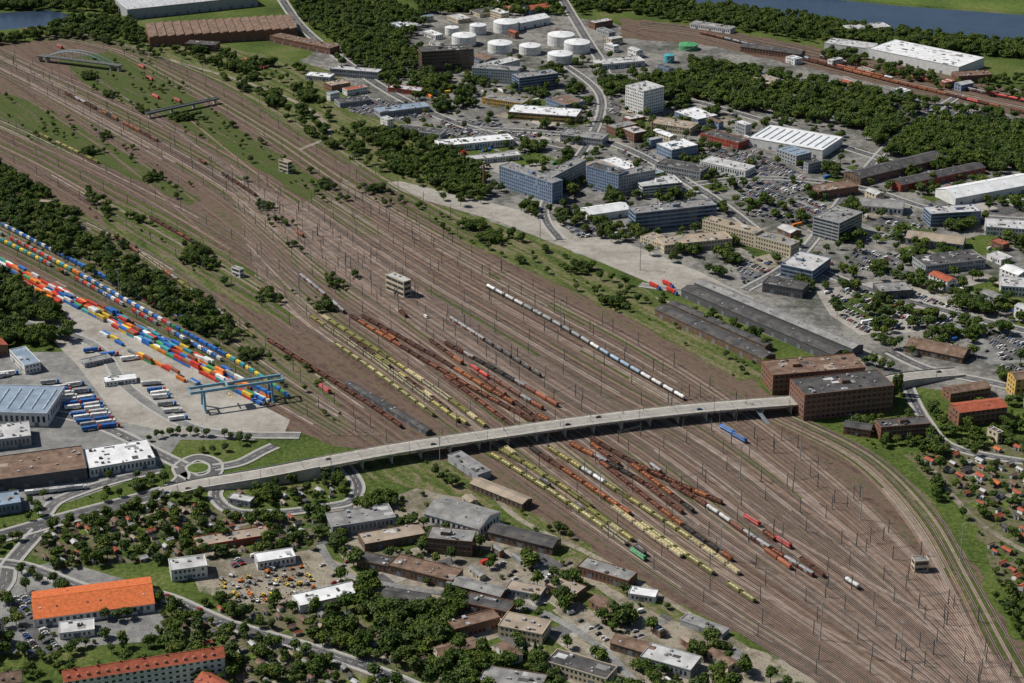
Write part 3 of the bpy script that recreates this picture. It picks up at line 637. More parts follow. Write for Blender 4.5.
train([(350,318),(420,360),(480,395),(535,424)],HOB); train([(362,318),(430,356),(500,398),(550,424)],HOB,.1)
train([(445,345),(500,375),(565,412)],COV+HOB); train([(492,380),(520,398),(545,412)],COV)
train([(115,238),(180,284),(225,318),(262,344)],HOP+COV)
train([(268,342),(320,375),(380,414),(408,434)],COG+HOB); train([(296,358),(340,386),(400,428)],COG+COV+TKD,.1)
train([(490,456),(560,500),(630,549)],HOP); train([(500,452),(545,478),(600,515)],HOP,.1)
train([(530,450),(580,483),(634,519)],HOB); train([(548,450),(640,508),(700,548),(748,583)],HOP+[TKW[1]])
train([(570,446),(620,472),(668,500)],COV+HOB); train([(590,440),(650,474),(728,508)],HOB+COV)
train([(606,450),(690,498),(760,545),(830,588)],COV+[TKW[1],HOB[1],HOB[0]]+TKR)
TR(345,352,335,440,HOP); TR(372,355,350,470,HOP+HOB,.05); TR(400,345,380,520,HOB); TR(455,362,430,560,COV+HOB,.05); TR(420,330,400,470,HOB,.05)
TR(545,482,505,640,HOP,.05); TR(600,500,560,690,HOB+HOP,.05); TR(640,495,580,740,HOB,.05); TR(660,490,600,700,COV+HOB); TR(720,520,650,800,COV+TKD+[TKW[2]],.05)
TR(760,530,740,830,HOB,.1); TR(190,240,150,215,HOB); TR(330,300,300,350,COV,.2); TR(230,180,200,260,HOB,.2); TR(100,112,60,160,COV+HOB,.2); TR(60,140,20,100,HOP,.2); TR(690,560,640,760,HOP,.1)
TR(590,520,540,650,HOP+TKD,.05); TR(480,340,450,545,COV+TKD,.05); TR(620,470,590,690,HOB+TKD,.05)
for q in [(142,68),(150,80),(156,98),(178,102),(248,62),(262,68),(28,32),(60,48),(300,236),(426,318)]: single(random.choice([LOCR,LOCR,COV[1]]) if q!=(426,318) else VAN,*q)
train([(760,50),(840,70),(930,92),(1040,118)],COV+HOB+[LOCR],.05); train([(700,34),(790,56),(900,82)],COV+TKW,.2); train([(820,58),(900,76),(1040,106)],[LOCR]+COV+TKR,.1)
TKX=truck_mesh('c_red')
for q in [(655,288),(668,286),(672,293)]:
    x,y=G(*q); inst('truck',TKX,x,y,.2,TA)
CC=['c_blue','c_blue','c_red','c_orange','c_orange','c_white','c_green','c_teal','c_yellow','c_blue','c_rust','c_red','c_grey']
CM=[cont(c) for c in CC]
def containers(a,b,rows,wid,occ,mx,wts=None):
    P=W([a,b]); 
    for r in range(rows):
        off=r*wid
        for (x,y,_,ang) in walk(P,12.7,U(0,4)):
            if R()>occ: continue
            for k in range(random.choice([1]*3+[mx]*2+[max(1,mx-1)]*2)): inst('shipping_container',random.choice(wts or CM),x-sin(ang)*off+U(-.2,.2),y+cos(ang)*off,.3+k*2.65,ang)
containers((-60,233),(78,309),4,2.8,.9,2,[CM[0],CM[3],CM[5],CM[6],CM[2],CM[2]]); containers((85,312),(262,406),6,2.7,.92,3); containers((60,296),(200,362),3,2.8,.88,2); containers((10,280),(60,304),2,2.8,.9,2,[CM[3],CM[2]]); containers((100,336),(190,385),3,2.8,.6,2)
train([(-40,215),(60,266),(150,316),(240,366),(290,400)],CNW,.05); train([(-40,222),(60,272),(150,322),(228,366)],CNW,.1); train([(-40,205),(40,246),(140,298),(200,330)],CNW,.15)
def gantry(uL,vL,uR,vR):
    a=G(uL,vL);b=G(uR,vR);L=sqrt((b[0]-a[0])**2+(b[1]-a[1])**2);m=MB(); h=17
    for y in (-5,5):
        m.box(L/2,y,h,L+22,1.5,2.2,'crane_blue')
        for x in (0,L): m.fru(x,y*1.5,0.9,h,1.5,1.5,1.8,1.4,'crane_blue',dy=-y*.5)
    for x in (0,L): m.box(x,0,.5,1.5,19,.9,'crane_blue'); m.box(x,0,h-3,1.2,9,.9,'crane_blue'); [m.cyl((x,yy-.3,.45),(x,yy+.3,.45),.45,.45,8,'steel_dark') for yy in (-8,-6,6,8)]
    for x in (-10.5,L+10.5): m.box(x,0,h+.3,.9,8.7,1.2,'crane_blue')
    m.box(L*.4,0,h+2.203,7,12,.6,'crane_blue'); m.box(L*.4,0,h+2.81,5,7,2.6,'c_grey'); m.box(L*.4+4,-2,h-3,2.2,2.2,2.4,'c_white'); m.box(L*.4+5.12,-2,h-2.3,.06,1.8,1.2,'glass')
    for s in (-1,1): m.cyl((L*.4+s*2,0,h),(L*.4+s*2,0,8.6),.08,.08,4,'steel_dark')
    m.box(L*.4,0,8,1,11.5,.6,'c_yellow')
    m.obj('gantry_crane',(a[0],a[1],.1),atan2(b[1]-a[1],b[0]-a[0]))
gantry(204,409,271,399)
def excav(c):
    m=MB()
    for s in (-1,1): m.box(0,s*1.0,0.1,3.8,.6,.8,'tyre'); m.cyl((1.9,s*1.0-.3,.5),(1.9,s*1.0+.3,.5),.4,.4,8,'tyre'); m.cyl((-1.9,s*1.0-.3,.5),(-1.9,s*1.0+.3,.5),.4,.4,8,'tyre')
    m.box(-.3,0,1.0,3.4,2.4,1.1,c); m.fru(.5,.7,2.1,3.1,1.5,1.0,1.2,.9,'car_glass'); m.box(.5,.7,3.1,1.2,.9,.1,c)
    m.cyl((1.2,-.2,1.8),(3.2,-.2,4.6),.28,.22,6,c); m.cyl((3.2,-.2,4.6),(5.2,-.2,2.2),.22,.16,6,c); m.fru(5.2,-.2,1.2,2.3,1.0,1.1,.5,1.0,'steel_dark'); return m.mesh('excavator')
EX=[excav('c_yellow'),excav('c_orange'),excav('c_yellow'),excav('c_grey'),excav('c_white')]
Pq=W([(215,575),(300,566),(325,575),(310,596),(250,606),(225,598)])
xs=[p[0] for p in Pq]; ys=[p[1] for p in Pq]
for i in range(200):
    x=U(min(xs),max(xs));y=U(min(ys),max(ys))
    if inpoly(x,y,Pq) and free_rect(x,y,0,2,1.5): inst('excavator',random.choice(EX),x,y,.2,U(0,6.28),U(.6,1.0)); mark_rect(x,y,0,1,1,0)
# ---------------------------------------------------------------- parking
def parking(pts,occ=.8,ang=TA,mat='asphalt',name='car_park_ground',lines=True,rowgap=6.5):
    if mat: P=sheet(name,pts,mat)
    else: P=W(pts)
    c,s=cos(ang),sin(ang); cxm=sum(p[0] for p in P)/len(P);cym=sum(p[1] for p in P)/len(P)
    LO=[((p[0]-cxm)*c+(p[1]-cym)*s,-(p[0]-cxm)*s+(p[1]-cym)*c) for p in P]
    x0=min(p[0] for p in LO);x1=max(p[0] for p in LO);y0=min(p[1] for p in LO);y1=max(p[1] for p in LO)
    y=y0+3; row=0; cars=[]
    while y<y1:
        x=x0
        while x<x1:
            X=cxm+x*c-y*s;Y=cym+x*s+y*c
            if inpoly(X,Y,P) and isfree(X,Y):
                if lines: marks.box(X-c*1.3,Y-s*1.3,.40,.12,4.8,.01,'white_paint',ang=ang)
                if R()<occ: cars.append((X,Y,ang+pi/2+(pi if R()<.5 else 0)+U(-.05,.05)))
            x+=2.8
        row+=1; y+= 5.2 if row%2 else 5.2+rowgap
    for X,Y,a in cars: inst(*(('parked_car',CAR) if R()<.95 else ('van',VAN)),X,Y,.41,a)
    for X,Y,a in cars: mark_rect(X,Y,a,2,1,0)
for p in [[(345,100),(420,102),(440,118),(400,122),(350,112)],[(440,118),(500,124),(510,134),(440,140)],[(700,150),(750,150),(800,172),(812,190),(760,200),(720,178)],[(740,180),(800,195),(830,210),(800,222),(740,200)],
  [(880,110),(940,104),(985,118),(960,132),(900,126)],[(640,208),(700,206),(705,212),(640,216)],[(730,255),(770,262),(780,285),(745,285)],[(850,248),(900,255),(905,275),(860,270)],[(985,335),(1050,340),(1060,360),(1000,360)],
  [(560,225),(600,228),(625,236),(580,238)],[(880,222),(925,226),(920,240),(885,240)],[(455,132),(560,128),(600,133),(560,136),(470,141)],[(620,150),(650,150),(660,165),(630,165)],[(590,100),(620,104),(620,116),(590,112)],
  [(10,598),(32,592),(60,650),(30,660)],[(230,560),(255,556),(258,562),(232,568)],[(1000,365),(1060,372),(1060,385),(1005,380)],[(760,200),(800,215),(790,225),(755,215)]]:
    parking(p,U(.55,.85))
parking([(822,292),(900,282),(965,312),(940,328),(865,333),(838,315)],.6,mat=None,rowgap=6,lines=False)
parking([(320,560),(350,560),(360,580),(330,585)],.4,mat=None,lines=False); parking([(500,560),(560,570),(600,600),(560,600),(510,580)],.25,mat=None,lines=False); parking([(560,610),(620,620),(680,650),(620,650)],.2,mat=None,lines=False)
for (ax,ay,bx,by,n) in [(62,392,92,430,12),(76,386,110,428,13),(50,384,66,392,4),(152,385,178,420,6),(92,352,130,360,3),(160,395,150,385,2),(36,494,76,490,6),(0,378,20,372,3),(860,322,900,330,6)]:
    a=G(ax,ay);b=G(bx,by)
    for i in range(n):
        t=i/max(1,n-1);x=a[0]+(b[0]-a[0])*t;y=a[1]+(b[1]-a[1])*t
        if R()<.85: inst('truck',random.choice(TRK),x+U(-.8,.8),y+U(-.5,.5),.2,U(-.08,.08)+.28)
for P,z0 in ((deckpts,0),(lramp,0),(rramp,0),(main,.45)):
    for (x,y,z,a) in walk(P,28,U(3,20)):
        if R()<.5:
            s=random.choice([-1,1]); inst('car',CAR,x-sin(a)*s*-3,y+cos(a)*s*-3,z+z0+.03,a+(0 if s>0 else pi))
def roadcars(pts,w,n):
    P=cat(W(pts)); ww=walk(P,3)
    for i in range(n):
        x,y,_,a=random.choice(ww); s=random.choice([-1,1]); inst('car',CAR,x+sin(a)*s*w/4,y-cos(a)*s*w/4,.53,a+(0 if s>0 else pi))
for r in [([(270,-20),(300,25),(345,62),(400,98),(470,128)],11,14),([(600,60),(620,80),(760,120),(900,165),(1150,240)],11,18),([(470,128),(600,140),(700,190),(790,255),(870,290),(1000,325)],10,22),([(960,215),(860,188),(760,178)],9,10),([(20,566),(90,590),(160,596),(230,625),(330,655)],8,10),([(160,455),(110,430),(60,415)],9,4)]: roadcars(*r)
marks.obj('road_markings')
# ---------------------------------------------------------------- infill of small industrial buildings
def infill(pts,n,smin,smax,h0,h1,walls,rfs,ang=TA,kinds=('h',),gap=3,name=None):
    P=W(pts); xs=[p[0] for p in P];ys=[p[1] for p in P]; k=0
    for t in range(n*12):
        if k>=n: break
        x=U(min(xs),max(xs));y=U(min(ys),max(ys))
        if not inpoly(x,y,P): continue
        L=U(smin,smax);D=L*U(.35,.8);a=ang+random.choice([0,pi/2,pi,0])+U(-.05,.05)
        if not free_rect(x,y,a,L/2+gap,D/2+gap): continue
        h=U(h0,h1); px=x-cos(a)*L/2+sin(a)*D/2;py=y-sin(a)*L/2-cos(a)*D/2
        bld(random.choice(kinds),L,D,h,max(1,int(h/3.3)),random.choice(walls),random.choice(rfs),(px,py),a,random.choice(['w','gab','w','sky','gab'] if smax>12 else ['gab']),name); k+=1
CW=['w_white','w_grey','w_beige','w_brick','w_white','w_blue']; CR=['r_grey','r_dark','r_light','r_brown','r_tan','r_white','r_blue','r_white','r_light','r_red']
infill([(330,72),(470,118),(490,150),(440,145),(390,128),(320,95)],14,14,36,5,10,CW,CR)
infill([(560,100),(740,125),(900,170),(1180,235),(1180,350),(960,330),(800,270),(640,200),(560,160)],85,16,50,5,13,CW,CR)
infill([(640,55),(820,60),(1180,120),(1180,150),(960,120),(800,100),(660,72)],14,14,40,5,9,CW,CR)
infill([(620,100),(900,160),(760,180),(640,160)],20,16,40,6,12,CW,CR)
infill([(400,15),(600,20),(640,60),(480,64),(400,45)],16,14,34,5,12,CW,CR)
infill([(330,-10),(620,-30),(700,0),(520,14),(380,20)],16,16,40,5,10,CW,CR)
infill([(350,520),(480,500),(560,545),(690,620),(760,660),(640,690),(480,640),(350,600)],38,8,24,4,7,['w_brick','w_brown','w_beige','w_grey'],['r_grey','r_dark','r_tan','r_brown','r_light'])
infill([(430,620),(560,610),(700,680),(700,740),(440,740)],26,10,22,5,8,['w_beige','w_brick','w_white','w_grey'],['r_brown','r_dark','r_tan','r_grey'])
infill([(-160,330),(0,345),(50,380),(0,372),(-160,370)],5,20,40,7,10,CW,CR)
infill([(900,380),(1180,390),(1180,450),(920,440)],14,10,20,5,10,['w_brick','w_beige','w_white'],['r_red','r_brown','r_dark'])
infill([(940,455),(1180,440),(1180,600),(1040,580),(980,500)],9,8,13,4,6,['w_beige','w_white'],['r_red','r_red','r_brown'],kinds=('g',))
GW=['w_white','w_beige','w_brown','w_brown','w_grey']; GRf=['r_red','r_brown','r_dark','r_grey','r_brown','r_tan','r_light']
infill([(60,520),(150,502),(320,522),(325,548),(180,558),(60,568),(20,550)],105,3.5,6,2.4,3,GW,GRf,gap=1.2,kinds=('g',),name='garden_shed')
infill([(170,615),(330,602),(440,660),(460,740),(260,740)],110,3.5,6,2.4,3,GW,GRf,gap=1.2,kinds=('g',),name='garden_shed')
infill([(915,462),(1040,445),(1200,460),(1200,610),(1060,620),(1010,580),(965,505)],240,4,7.5,2.6,3.6,GW,GRf+['r_red']*3+['r_orange'],gap=1.2,kinds=('g',),name='garden_shed')
infill([(235,480),(330,474),(345,498),(260,508),(228,495)],12,3.5,6,2.4,3,GW,GRf,gap=1.2,kinds=('g',),name='garden_shed')
def lotmesh(pts,n,s0,s1,mats):
    m=MB(); P=W(pts); xs=[p[0] for p in P];ys=[p[1] for p in P]; k=0
    while k<n:
        x=U(min(xs),max(xs));y=U(min(ys),max(ys))
        if not inpoly(x,y,P): continue
        L=U(s0,s1);D=L*U(.4,1);a=TA+random.choice([0,pi/2])+U(-.05,.05);c,s=cos(a),sin(a)
        m.face([(x+i*c-j*s,y+i*s+j*c,.262+k*.0012) for i,j in ((-L/2,-D/2),(L/2,-D/2),(L/2,D/2),(-L/2,D/2))],random.choice(mats)); k+=1
    m.obj('lot_ground')
lotmesh([(400,70),(620,90),(900,165),(1180,235),(1180,370),(960,350),(800,285),(640,225),(560,205),(420,140)],115,15,60,['asphalt','asphalt_light','grass','dust','concrete_yard','grass','asphalt_light'])
lotmesh([(360,520),(480,500),(560,545),(690,620),(740,655),(640,690),(480,640),(350,600)],40,8,28,['asphalt','asphalt_light','grass','concrete_yard','grass'])
lotmesh([(60,522),(150,504),(318,522),(322,546),(180,556),(60,566)],50,6,16,['meadow','dust','grass','soil_plots'])
lotmesh([(180,618),(330,604),(436,660),(450,720),(250,720)],50,6,16,['meadow','dust','grass','soil_plots'])
lotmesh([(920,465),(1040,448),(1180,465),(1180,600),(1060,610),(1012,575),(967,505)],80,6,16,['meadow','dust','grass','soil_plots'])
def clutter(pts,n,items):
    P=W(pts); xs=[p[0] for p in P];ys=[p[1] for p in P]
    for t in range(n):
        x=U(min(xs),max(xs));y=U(min(ys),max(ys))
        if inpoly(x,y,P) and free_rect(x,y,0,4,4):
            me=random.choice(items); inst(me.name.split('.')[0],me,x,y,.45,TA+random.choice([0,pi/2])+U(-.1,.1)); mark_rect(x,y,0,3,3,0)
clutter([(400,70),(620,90),(900,165),(1180,235),(1180,370),(960,350),(800,285),(640,225),(560,205),(420,140)],480,CM+TRK+[CAR]*18+[VAN]*3)
clutter([(350,520),(480,500),(560,545),(690,620),(760,660),(640,690),(480,640),(350,600)],180,[CAR]*14+[VAN]*3+CM[8:]+TRK[:1])
# ---------------------------------------------------------------- masts
def mast_mesh():
    m=MB(); m.fru(0,0,0,12,.5,.5,.34,.34,'mast'); m.box(1.7,0,7.2,3.1,.12,.12,'mast'); m.cyl((0.1,0,9.6),(3.2,0,7.3),.05,.05,4,'mast'); m.box(0,0,0,.9,.9,.45,'kerb'); return m.mesh('catenary_mast')
MM=mast_mesh()
def portal_mesh():
    m=MB(); m.fru(-11,0,0,11.5,.6,.6,.45,.45,'mast'); m.fru(11,0,0,11.5,.6,.6,.45,.45,'mast'); m.box(0,0,9.6,21.5,.16,.14,'mast'); m.box(0,0,8.6,21.5,.16,.14,'mast')
    for i in range(9): m.cyl((-10.4+i*2.5,0,8.7),(-9.2+i*2.5,0,9.7),.05,.05,4,'mast')
    return m.mesh('catenary_portal')
PM=portal_mesh()
def flood_mesh():
    m=MB(); m.cyl((0,0,0),(0,0,28),.42,.24,8,'metal'); m.box(0,0,27.6,3.2,.5,.3,'metal')
    for x in (-1.3,-.4,.5,1.4): m.box(x,.3,27.9,.6,.4,.5,'c_grey')
    m.box(0,0,0,1.4,1.4,.5,'kerb'); return m.mesh('floodlight_mast')
FM=flood_mesh()
wires=MB()
bset=bA[::3]+bB[1::4]+bC[2::4]+bD[:1]+bE[1::3]+bU[1::3]+bV[::3]+bW[::3]
MOCC=[]
for T in bset:
    sd=random.choice([1,-1])
    for (x,y,_,a) in walk(T,54,U(0,50)):
        if y<3200 and all((x-p)**2+(y-q)**2>100 for p,q in MOCC[-400:]):
            inst('catenary_mast',MM,x-sin(a)*2.4*sd,y+cos(a)*2.4*sd,.1,a-sd*pi/2); MOCC.append((x,y))
    ribbon(wires,T,-.025,.025,'mast',z=7.2,zb=7.16)
wires.obj('catenary_wires')
for T in (bA[8:9]+bB[9:10]+bA[13:14]+bU[5:6]):
    for (x,y,_,a) in walk(T,90,U(0,60)): inst('catenary_portal',PM,x,y,.1,a+pi/2)
for q in [(440,470),(600,500),(720,560),(860,520),(820,640),(960,560),(560,330),(690,330),(420,250),(300,300),(180,200),(100,140),(350,180),(540,240),(640,270),(120,300),(250,395),(40,270),(900,660),(740,480),(470,330),(60,80),(800,460)]:
    x,y=G(*q); inst('floodlight_mast',FM,x,y,.1,U(0,3))
m=MB(); a=G(48,62); b=G(112,70); L=sqrt((b[0]-a[0])**2+(b[1]-a[1])**2)
m.box(L/2,0,7,L+30,9,1.2,'bridge_steel')
for s in (-4.8,4.8):
    pr=None
    for i in range(17):
        t=i/16; p=(L*t,s,8+4*12*t*(1-t))
        if pr: m.cyl(pr,p,.5,.5,6,'crane_blue')
        if 0<i<16: m.cyl((p[0],s,8),p,.15,.15,4,'crane_blue')
        pr=p
for x in (-12,0,L,L+12): m.box(x,0,-.3,2,8,7.3,'bridge_concrete')
m.obj('arch_bridge',(a[0],a[1],0),atan2(b[1]-a[1],b[0]-a[0]))
m=MB(); a=G(150,118); b=G(215,104); L=sqrt((b[0]-a[0])**2+(b[1]-a[1])**2); m.box(L/2,0,5.5,L+10,6,1.4,'bridge_steel'); m.box(L/2,-2.9,6.9,L+10,.2,1,'metal'); m.box(L/2,2.9,6.9,L+10,.2,1,'metal')
for i in range(4): m.box(L*i/3,0,-.3,1.5,5,5.8,'bridge_concrete')
m.obj('rail_overpass',(a[0],a[1],0),atan2(b[1]-a[1],b[0]-a[0]))
# ---------------------------------------------------------------- trees
def ico_pts():
    t=(1+5**.5)/2; v=[(-1,t,0),(1,t,0),(-1,-t,0),(1,-t,0),(0,-1,t),(0,1,t),(0,-1,-t),(0,1,-t),(t,0,-1),(t,0,1),(-t,0,-1),(-t,0,1)]
    f=[(0,11,5),(0,5,1),(0,1,7),(0,7,10),(0,10,11),(1,5,9),(5,11,4),(11,10,2),(10,7,6),(7,1,8),(3,9,4),(3,4,2),(3,2,6),(3,6,8),(3,8,9),(4,9,5),(2,4,11),(6,2,10),(8,6,7),(9,8,1)]
    return [Vector(x).normalized() for x in v],f
IV,IF=ico_pts()
def tree_mesh(name,h,r,nl,leaf='leaf',inner='leaf_dark',colum=False,clumps=38,cs=1.0):
    m=MB(); m.cyl((0,0,-.2),(0,0,h*.45),r*.07,r*.045,6,'bark',caps=False); lobes=[]
    for i in range(nl):
        if colum: t=i/(nl-1); c=Vector((U(-.3,.3),U(-.3,.3),h*(.18+.74*t))); rr=r*(.55+.6*sin(pi*min(1,t*.8+.2)))
        else:
            an=i*2.4; q=r*.55*sqrt(R()) if i else 0; c=Vector((cos(an)*q*1.1,sin(an)*q*1.1,h*U(.42,.75) if i else h*.68)); rr=r*U(.42,.62)
        lobes.append((c,rr)); m.cyl((0,0,h*.3),tuple(c),r*.035,r*.015,4,'bark',caps=False)
    for c,rr in lobes:
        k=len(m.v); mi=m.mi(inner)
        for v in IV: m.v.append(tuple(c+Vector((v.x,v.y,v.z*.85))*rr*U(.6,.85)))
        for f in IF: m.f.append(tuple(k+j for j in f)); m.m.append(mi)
        ml=m.mi(leaf)
        for j in range(clumps):
            d=Vector((U(-1,1),U(-1,1),U(-.7,1))).normalized(); p=c+Vector((d.x,d.y,d.z*.85))*rr*U(.75,1.12); s=cs*U(.5,1.15)*r*.17
            n=(d+Vector((U(-.7,.7),U(-.7,.7),U(-.3,.8)))).normalized(); a=n.orthogonal().normalized(); b=n.cross(a); th=U(0,6.28); a,b=a*cos(th)+b*sin(th),b*cos(th)-a*sin(th)
            k=len(m.v); 
            m.v+= [tuple(p+a*s),tuple(p+b*s*.8+n*s*.3),tuple(p-a*s*.9),tuple(p-b*s+n*s*.2)]; m.f.append((k,k+1,k+2,k+3)); m.m.append(ml)
    return m.mesh(name)
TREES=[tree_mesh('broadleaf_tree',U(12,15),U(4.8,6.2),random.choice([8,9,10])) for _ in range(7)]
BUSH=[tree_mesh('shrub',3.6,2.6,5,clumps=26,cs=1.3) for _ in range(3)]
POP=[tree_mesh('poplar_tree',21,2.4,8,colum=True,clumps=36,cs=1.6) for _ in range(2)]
def conifer():
    m=MB(); m.cyl((0,0,0),(0,0,16),.3,.05,6,'bark')
    for i in range(12):
        z=2+i*1.2; r=3.6*(1-i/12.5); 
        for j in range(11):
            a=j*2*pi/11+U(-.2,.2)+i; rr=r*U(.8,1.1); c=(cos(a),sin(a)); w=.30*rr+.15
            m.face([(0,0,z+.9),(c[0]*rr*.6-c[1]*w,c[1]*rr*.6+c[0]*w,z+.1),(c[0]*rr,c[1]*rr,z-.6),(c[0]*rr*.6+c[1]*w,c[1]*rr*.6-c[0]*w,z+.1)],'needle')
    return m.mesh('spruce_tree')
CON=[conifer()]
CNT=[0]
def scatter(name,pts,dens,protos,s0,s1,cap=1500,mark=False,clump=False):
    """dens: trees per 100 m2"""
    P=W(pts); n=int(min(cap,area(P)/100*dens)); xs=[p[0] for p in P];ys=[p[1] for p in P]; par=empty(name); k=0;tr=0
    seeds=[(U(min(xs),max(xs)),U(min(ys),max(ys))) for _ in range(max(6,n//7))] if clump else None
    while k<n and tr<n*8:
        tr+=1
        if clump and R()<.75: sx,sy=random.choice(seeds); x=random.gauss(sx,6);y=random.gauss(sy,6)
        else: x=U(min(xs),max(xs));y=U(min(ys),max(ys))
        if not inpoly(x,y,P): continue
        if not isfree(x,y): continue
        me=random.choice(protos); s=U(s0,s1); inst(me.name.split('.')[0],me,x,y,0,U(0,6.28),(s,s,s*U(.85,1.15)),par); k+=1
        if mark: OCC.add((int(x//CS),int(y//CS)))
    CNT[0]+=k
def rowt(pts,step,protos,s0,s1,jit=1.5):
    for (x,y,_,a) in walk(cat(W(pts)),step,U(0,3)):
        x+=U(-jit,jit);y+=U(-jit,jit)
        if isfree(x,y) and R()<.9:
            me=random.choice(protos); inst(me.name.split('.')[0],me,x,y,0,U(0,6.28),U(s0,s1))
TB=TREES+BUSH
scatter('woodland',[(-160,150),(0,165),(40,190),(75,225),(70,265),(40,245),(0,225),(-160,190)],1.6,TREES,.65,1.1)
scatter('woodland',[(75,232),(130,262),(200,300),(255,345),(215,345),(150,310),(90,275)],1.9,TB,.6,1.05)
scatter('woodland',[(-160,235),(0,275),(60,310),(85,345),(50,350),(0,345),(-160,320)],1.9,TREES,.7,1.15)
scatter('woodland',[(85,190),(110,205),(110,225),(90,215)],1.5,TB,.5,.9)
scatter('shrubs',[(110,205),(200,250),(330,300),(340,318),(250,300),(150,250)],1.2,TB,.4,.8,clump=True)
scatter('shrubs',[(240,175),(300,220),(350,265),(370,295),(330,290),(260,220)],.6,TB,.35,.65,clump=True)
scatter('shrubs',[(-60,70),(100,130),(200,190),(190,205),(90,160),(-60,110)],.6,TB,.3,.65,clump=True)
scatter('shrubs',[(60,60),(150,62),(330,185),(385,235),(260,170),(100,95)],.6,TB,.35,.7,clump=True)
scatter('shrubs',[(-60,150),(60,200),(180,280),(330,380),(345,430),(200,355),(0,240)],.6,TB,.3,.7,clump=True)
scatter('woodland',[(330,185),(395,192),(500,232),(600,272),(700,325),(770,378),(745,385),(660,335),(560,285),(450,235)],1.0,TB,.3,.8,clump=True)
scatter('woodland',[(215,75),(320,100),(350,140),(480,200),(470,212),(380,178),(290,125)],1.3,TB,.6,1.0,clump=True)
scatter('woodland',[(110,48),(200,50),(300,66),(330,95),(300,100),(210,72)],1.1,TB,.5,1.0,clump=True)
scatter('woodland',[(350,128),(420,135),(470,170),(496,190),(480,205),(400,175)],1.5,TREES,.7,1.05)
scatter('woodland',[(-160,30),(0,40),(45,30),(80,18),(130,20),(150,46),(100,44),(60,38),(0,46),(-160,60)],1.1,TREES,.7,1.1)
scatter('woodland',[(-160,-20),(0,2),(120,-4),(128,14),(0,10),(-160,6)],1.3,TREES,.8,1.2)
scatter('woodland',[(260,-20),(330,-10),(430,20),(400,50),(330,40),(300,20)],1.4,TREES,.8,1.2)
scatter('woodland',[(330,40),(420,48),(440,90),(380,86),(335,66)],1.2,TREES,.7,1.1)
scatter('woodland',[(380,-30),(560,-60),(640,-20),(700,6),(560,16),(420,14)],.9,TREES,.8,1.2)
scatter('woodland',[(700,6),(760,14),(850,28),(1024,47),(1200,64),(1200,76),(1024,60),(850,44),(700,22)],1.7,TREES,.8,1.2)
scatter('woodland',[(640,-10),(700,6),(760,24),(850,40),(820,46),(700,26),(600,10)],.8,TREES,.7,1.1)
scatter('woodland',[(740,-28),(840,-8),(860,-3),(760,-16)],1.0,TREES,.8,1.2)
scatter('woodland',[(580,85),(700,78),(830,96),(960,122),(1180,150),(1180,200),(1000,165),(860,130),(760,112),(640,98)],2.0,TREES,.8,1.25,cap=1600)
scatter('woodland',[(690,62),(800,78),(930,104),(1024,120),(950,120),(800,95),(690,76)],1.2,TREES,.7,1.1)
scatter('woodland',[(860,128),(960,128),(1024,140),(1180,170),(1180,195),(1000,175),(880,155)],1.8,TREES,.8,1.15)
scatter('woodland',[(830,46),(870,60),(960,84),(1024,92),(1024,84),(960,88),(1060,70),(1100,80),(1100,110),(940,90),(820,60)],.8,TREES,.6,1.0)
scatter('urban_trees',[(390,60),(620,60),(900,150),(1180,220),(1180,400),(960,380),(800,300),(560,232),(400,150)],.45,TB,.5,1.05,cap=2300,mark=True,clump=True)
scatter('urban_trees',[(520,205),(640,235),(620,246),(520,212)],1.2,TREES,.6,.9)
scatter('urban_trees',[(850,300),(990,300),(1040,320),(900,360),(870,345)],.3,TREES,.6,1.0)
scatter('urban_trees',[(860,265),(960,285),(985,305),(900,280)],1.0,TREES,.7,1.0)
scatter('urban_trees',[(640,285),(760,335),(770,372),(700,338)],.5,TB,.4,.8)
rowt([(892,400),(905,390),(930,372)],5,POP,.9,1.2); rowt([(930,440),(940,470),(935,500)],6,POP+TREES,.7,1.0); rowt([(1000,328),(960,300),(900,282)],9,TREES,.7,1.0); rowt([(560,150),(620,172),(700,225)],14,TREES,.5,.8)
rowt([(820,355),(900,372)],8,TREES,.6,.9)
scatter('garden_trees',[(895,440),(1040,430),(1200,445),(1200,650),(1050,640),(1000,590),(950,505)],.9,TB,.3,.8,cap=1000)
scatter('garden_trees',[(840,425),(1030,400),(1030,440),(940,455),(870,448)],.9,TB,.5,.95)
scatter('woodland',[(980,590),(1040,600),(1120,690),(1060,700),(1015,640)],1.1,TB,.5,.9)
scatter('garden_trees',[(40,520),(150,500),(330,520),(340,548),(180,562),(50,572)],1.7,TB,.35,.9)
scatter('garden_trees',[(150,600),(330,600),(440,660),(480,740),(240,740),(170,650)],1.6,TB,.35,.9)
scatter('garden_trees',[(225,482),(335,472),(350,498),(260,510)],1.7,TB,.4,.85)
scatter('garden_trees',[(125,478),(230,490),(215,500),(140,510)],.9,TB,.4,.8)
scatter('woodland',[(340,580),(420,600),(470,640),(520,690),(400,700),(330,640)],1.2,TREES,.7,1.15)
scatter('works_trees',[(300,520),(480,480),(560,540),(700,620),(760,660),(700,720),(480,720),(330,590)],.65,TB,.45,1.05,mark=True,clump=True)
scatter('woodland',[(590,655),(640,640),(720,660),(830,700),(700,740),(600,700)],.6,TREES,.6,.95,clump=True)
scatter('shrubs',[(340,450),(430,460),(520,505),(610,562),(720,632),(640,610),(520,540),(440,480)],.9,TB,.3,.75,clump=True)
rowt([(180,455),(230,450),(265,432)],8,TREES,.5,.8); rowt([(0,545),(60,532),(130,514)],9,TREES,.55,.85); rowt([(0,510),(45,500),(90,490)],11,TREES,.5,.8); rowt([(140,445),(175,435),(255,442)],7,TREES,.45,.7)
rowt([(20,574),(90,598),(160,604),(230,632),(330,662)],10,TREES,.5,.85)
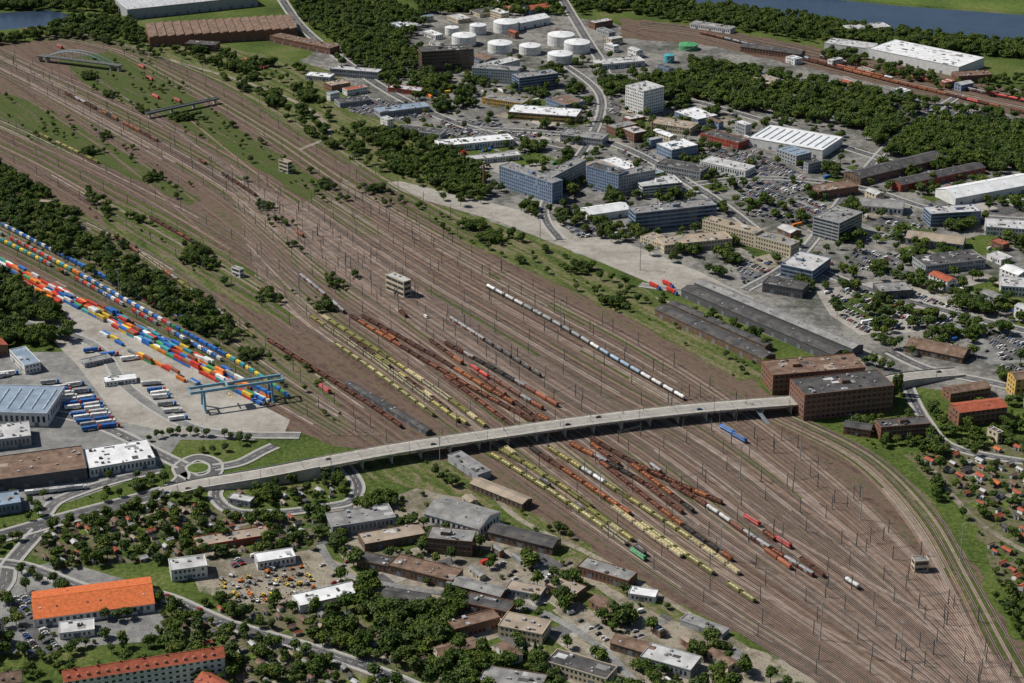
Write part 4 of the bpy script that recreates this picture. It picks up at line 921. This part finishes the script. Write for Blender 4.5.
scatter('woodland',[(95,300),(150,330),(190,355),(180,360),(120,330)],.5,BUSH,.6,1.2)
scatter('urban_trees',[(-80,560),(20,570),(60,590),(160,600),(180,650),(60,655),(-80,690)],.5,TB,.5,.9)
scatter('urban_trees',[(-20,650),(60,650),(170,645),(240,650),(240,672),(60,690),(0,690)],.8,TB,.5,.9)
scatter('urban_trees',[(-60,470),(160,470),(165,560),(-60,580)],.3,TB,.4,.8)
rowt([(480,690),(530,655),(560,690)],9,CON,.8,1.1); rowt([(360,560),(340,590),(380,625)],10,CON+TREES,.8,1.1)
par=empty('distant_woodland')
for i in range(500):
    inst('broadleaf_tree',random.choice(TREES),U(-1600,1600),U(3050,3600),0,U(0,6),U(.9,1.3),par)
# ---------------------------------------------------------------- light
el=radians(49); sv=Vector((-.93,.22,0)).normalized(); sv=Vector((sv.x*cos(el),sv.y*cos(el),sin(el)))
w=bpy.data.worlds.new('World'); scene.world=w; w.use_nodes=True; nt=w.node_tree
sky=nt.nodes.new('ShaderNodeTexSky'); sky.sky_type='NISHITA'; sky.sun_disc=False; sky.sun_elevation=el; sky.sun_rotation=atan2(sv.x,sv.y)
bg=nt.nodes['Background']; bg.inputs['Strength'].default_value=.06; nt.links.new(sky.outputs[0],bg.inputs['Color'])
l=bpy.data.lights.new('sun','SUN'); l.energy=5.0; l.angle=radians(.5); l.color=(1,.95,.87)
so=bpy.data.objects.new('sun',l); so.rotation_euler=sv.to_track_quat('Z','Y').to_euler(); COL.objects.link(so)
cd=bpy.data.cameras.new('camera'); cam=bpy.data.objects.new('camera',cd); COL.objects.link(cam); cam.location=(0,0,CH); cam.rotation_euler=(radians(90)-CP,0,0)
cd.sensor_fit='HORIZONTAL'; cd.angle=radians(30); cd.clip_start=1; cd.clip_end=60000; scene.camera=cam
scene.view_settings.view_transform='Standard'; scene.view_settings.look='None'; scene.view_settings.exposure=0
print('OBJECTS',len(bpy.data.objects),'trees',CNT[0],'ZL',ZL[0],'RZ',RZ[0])
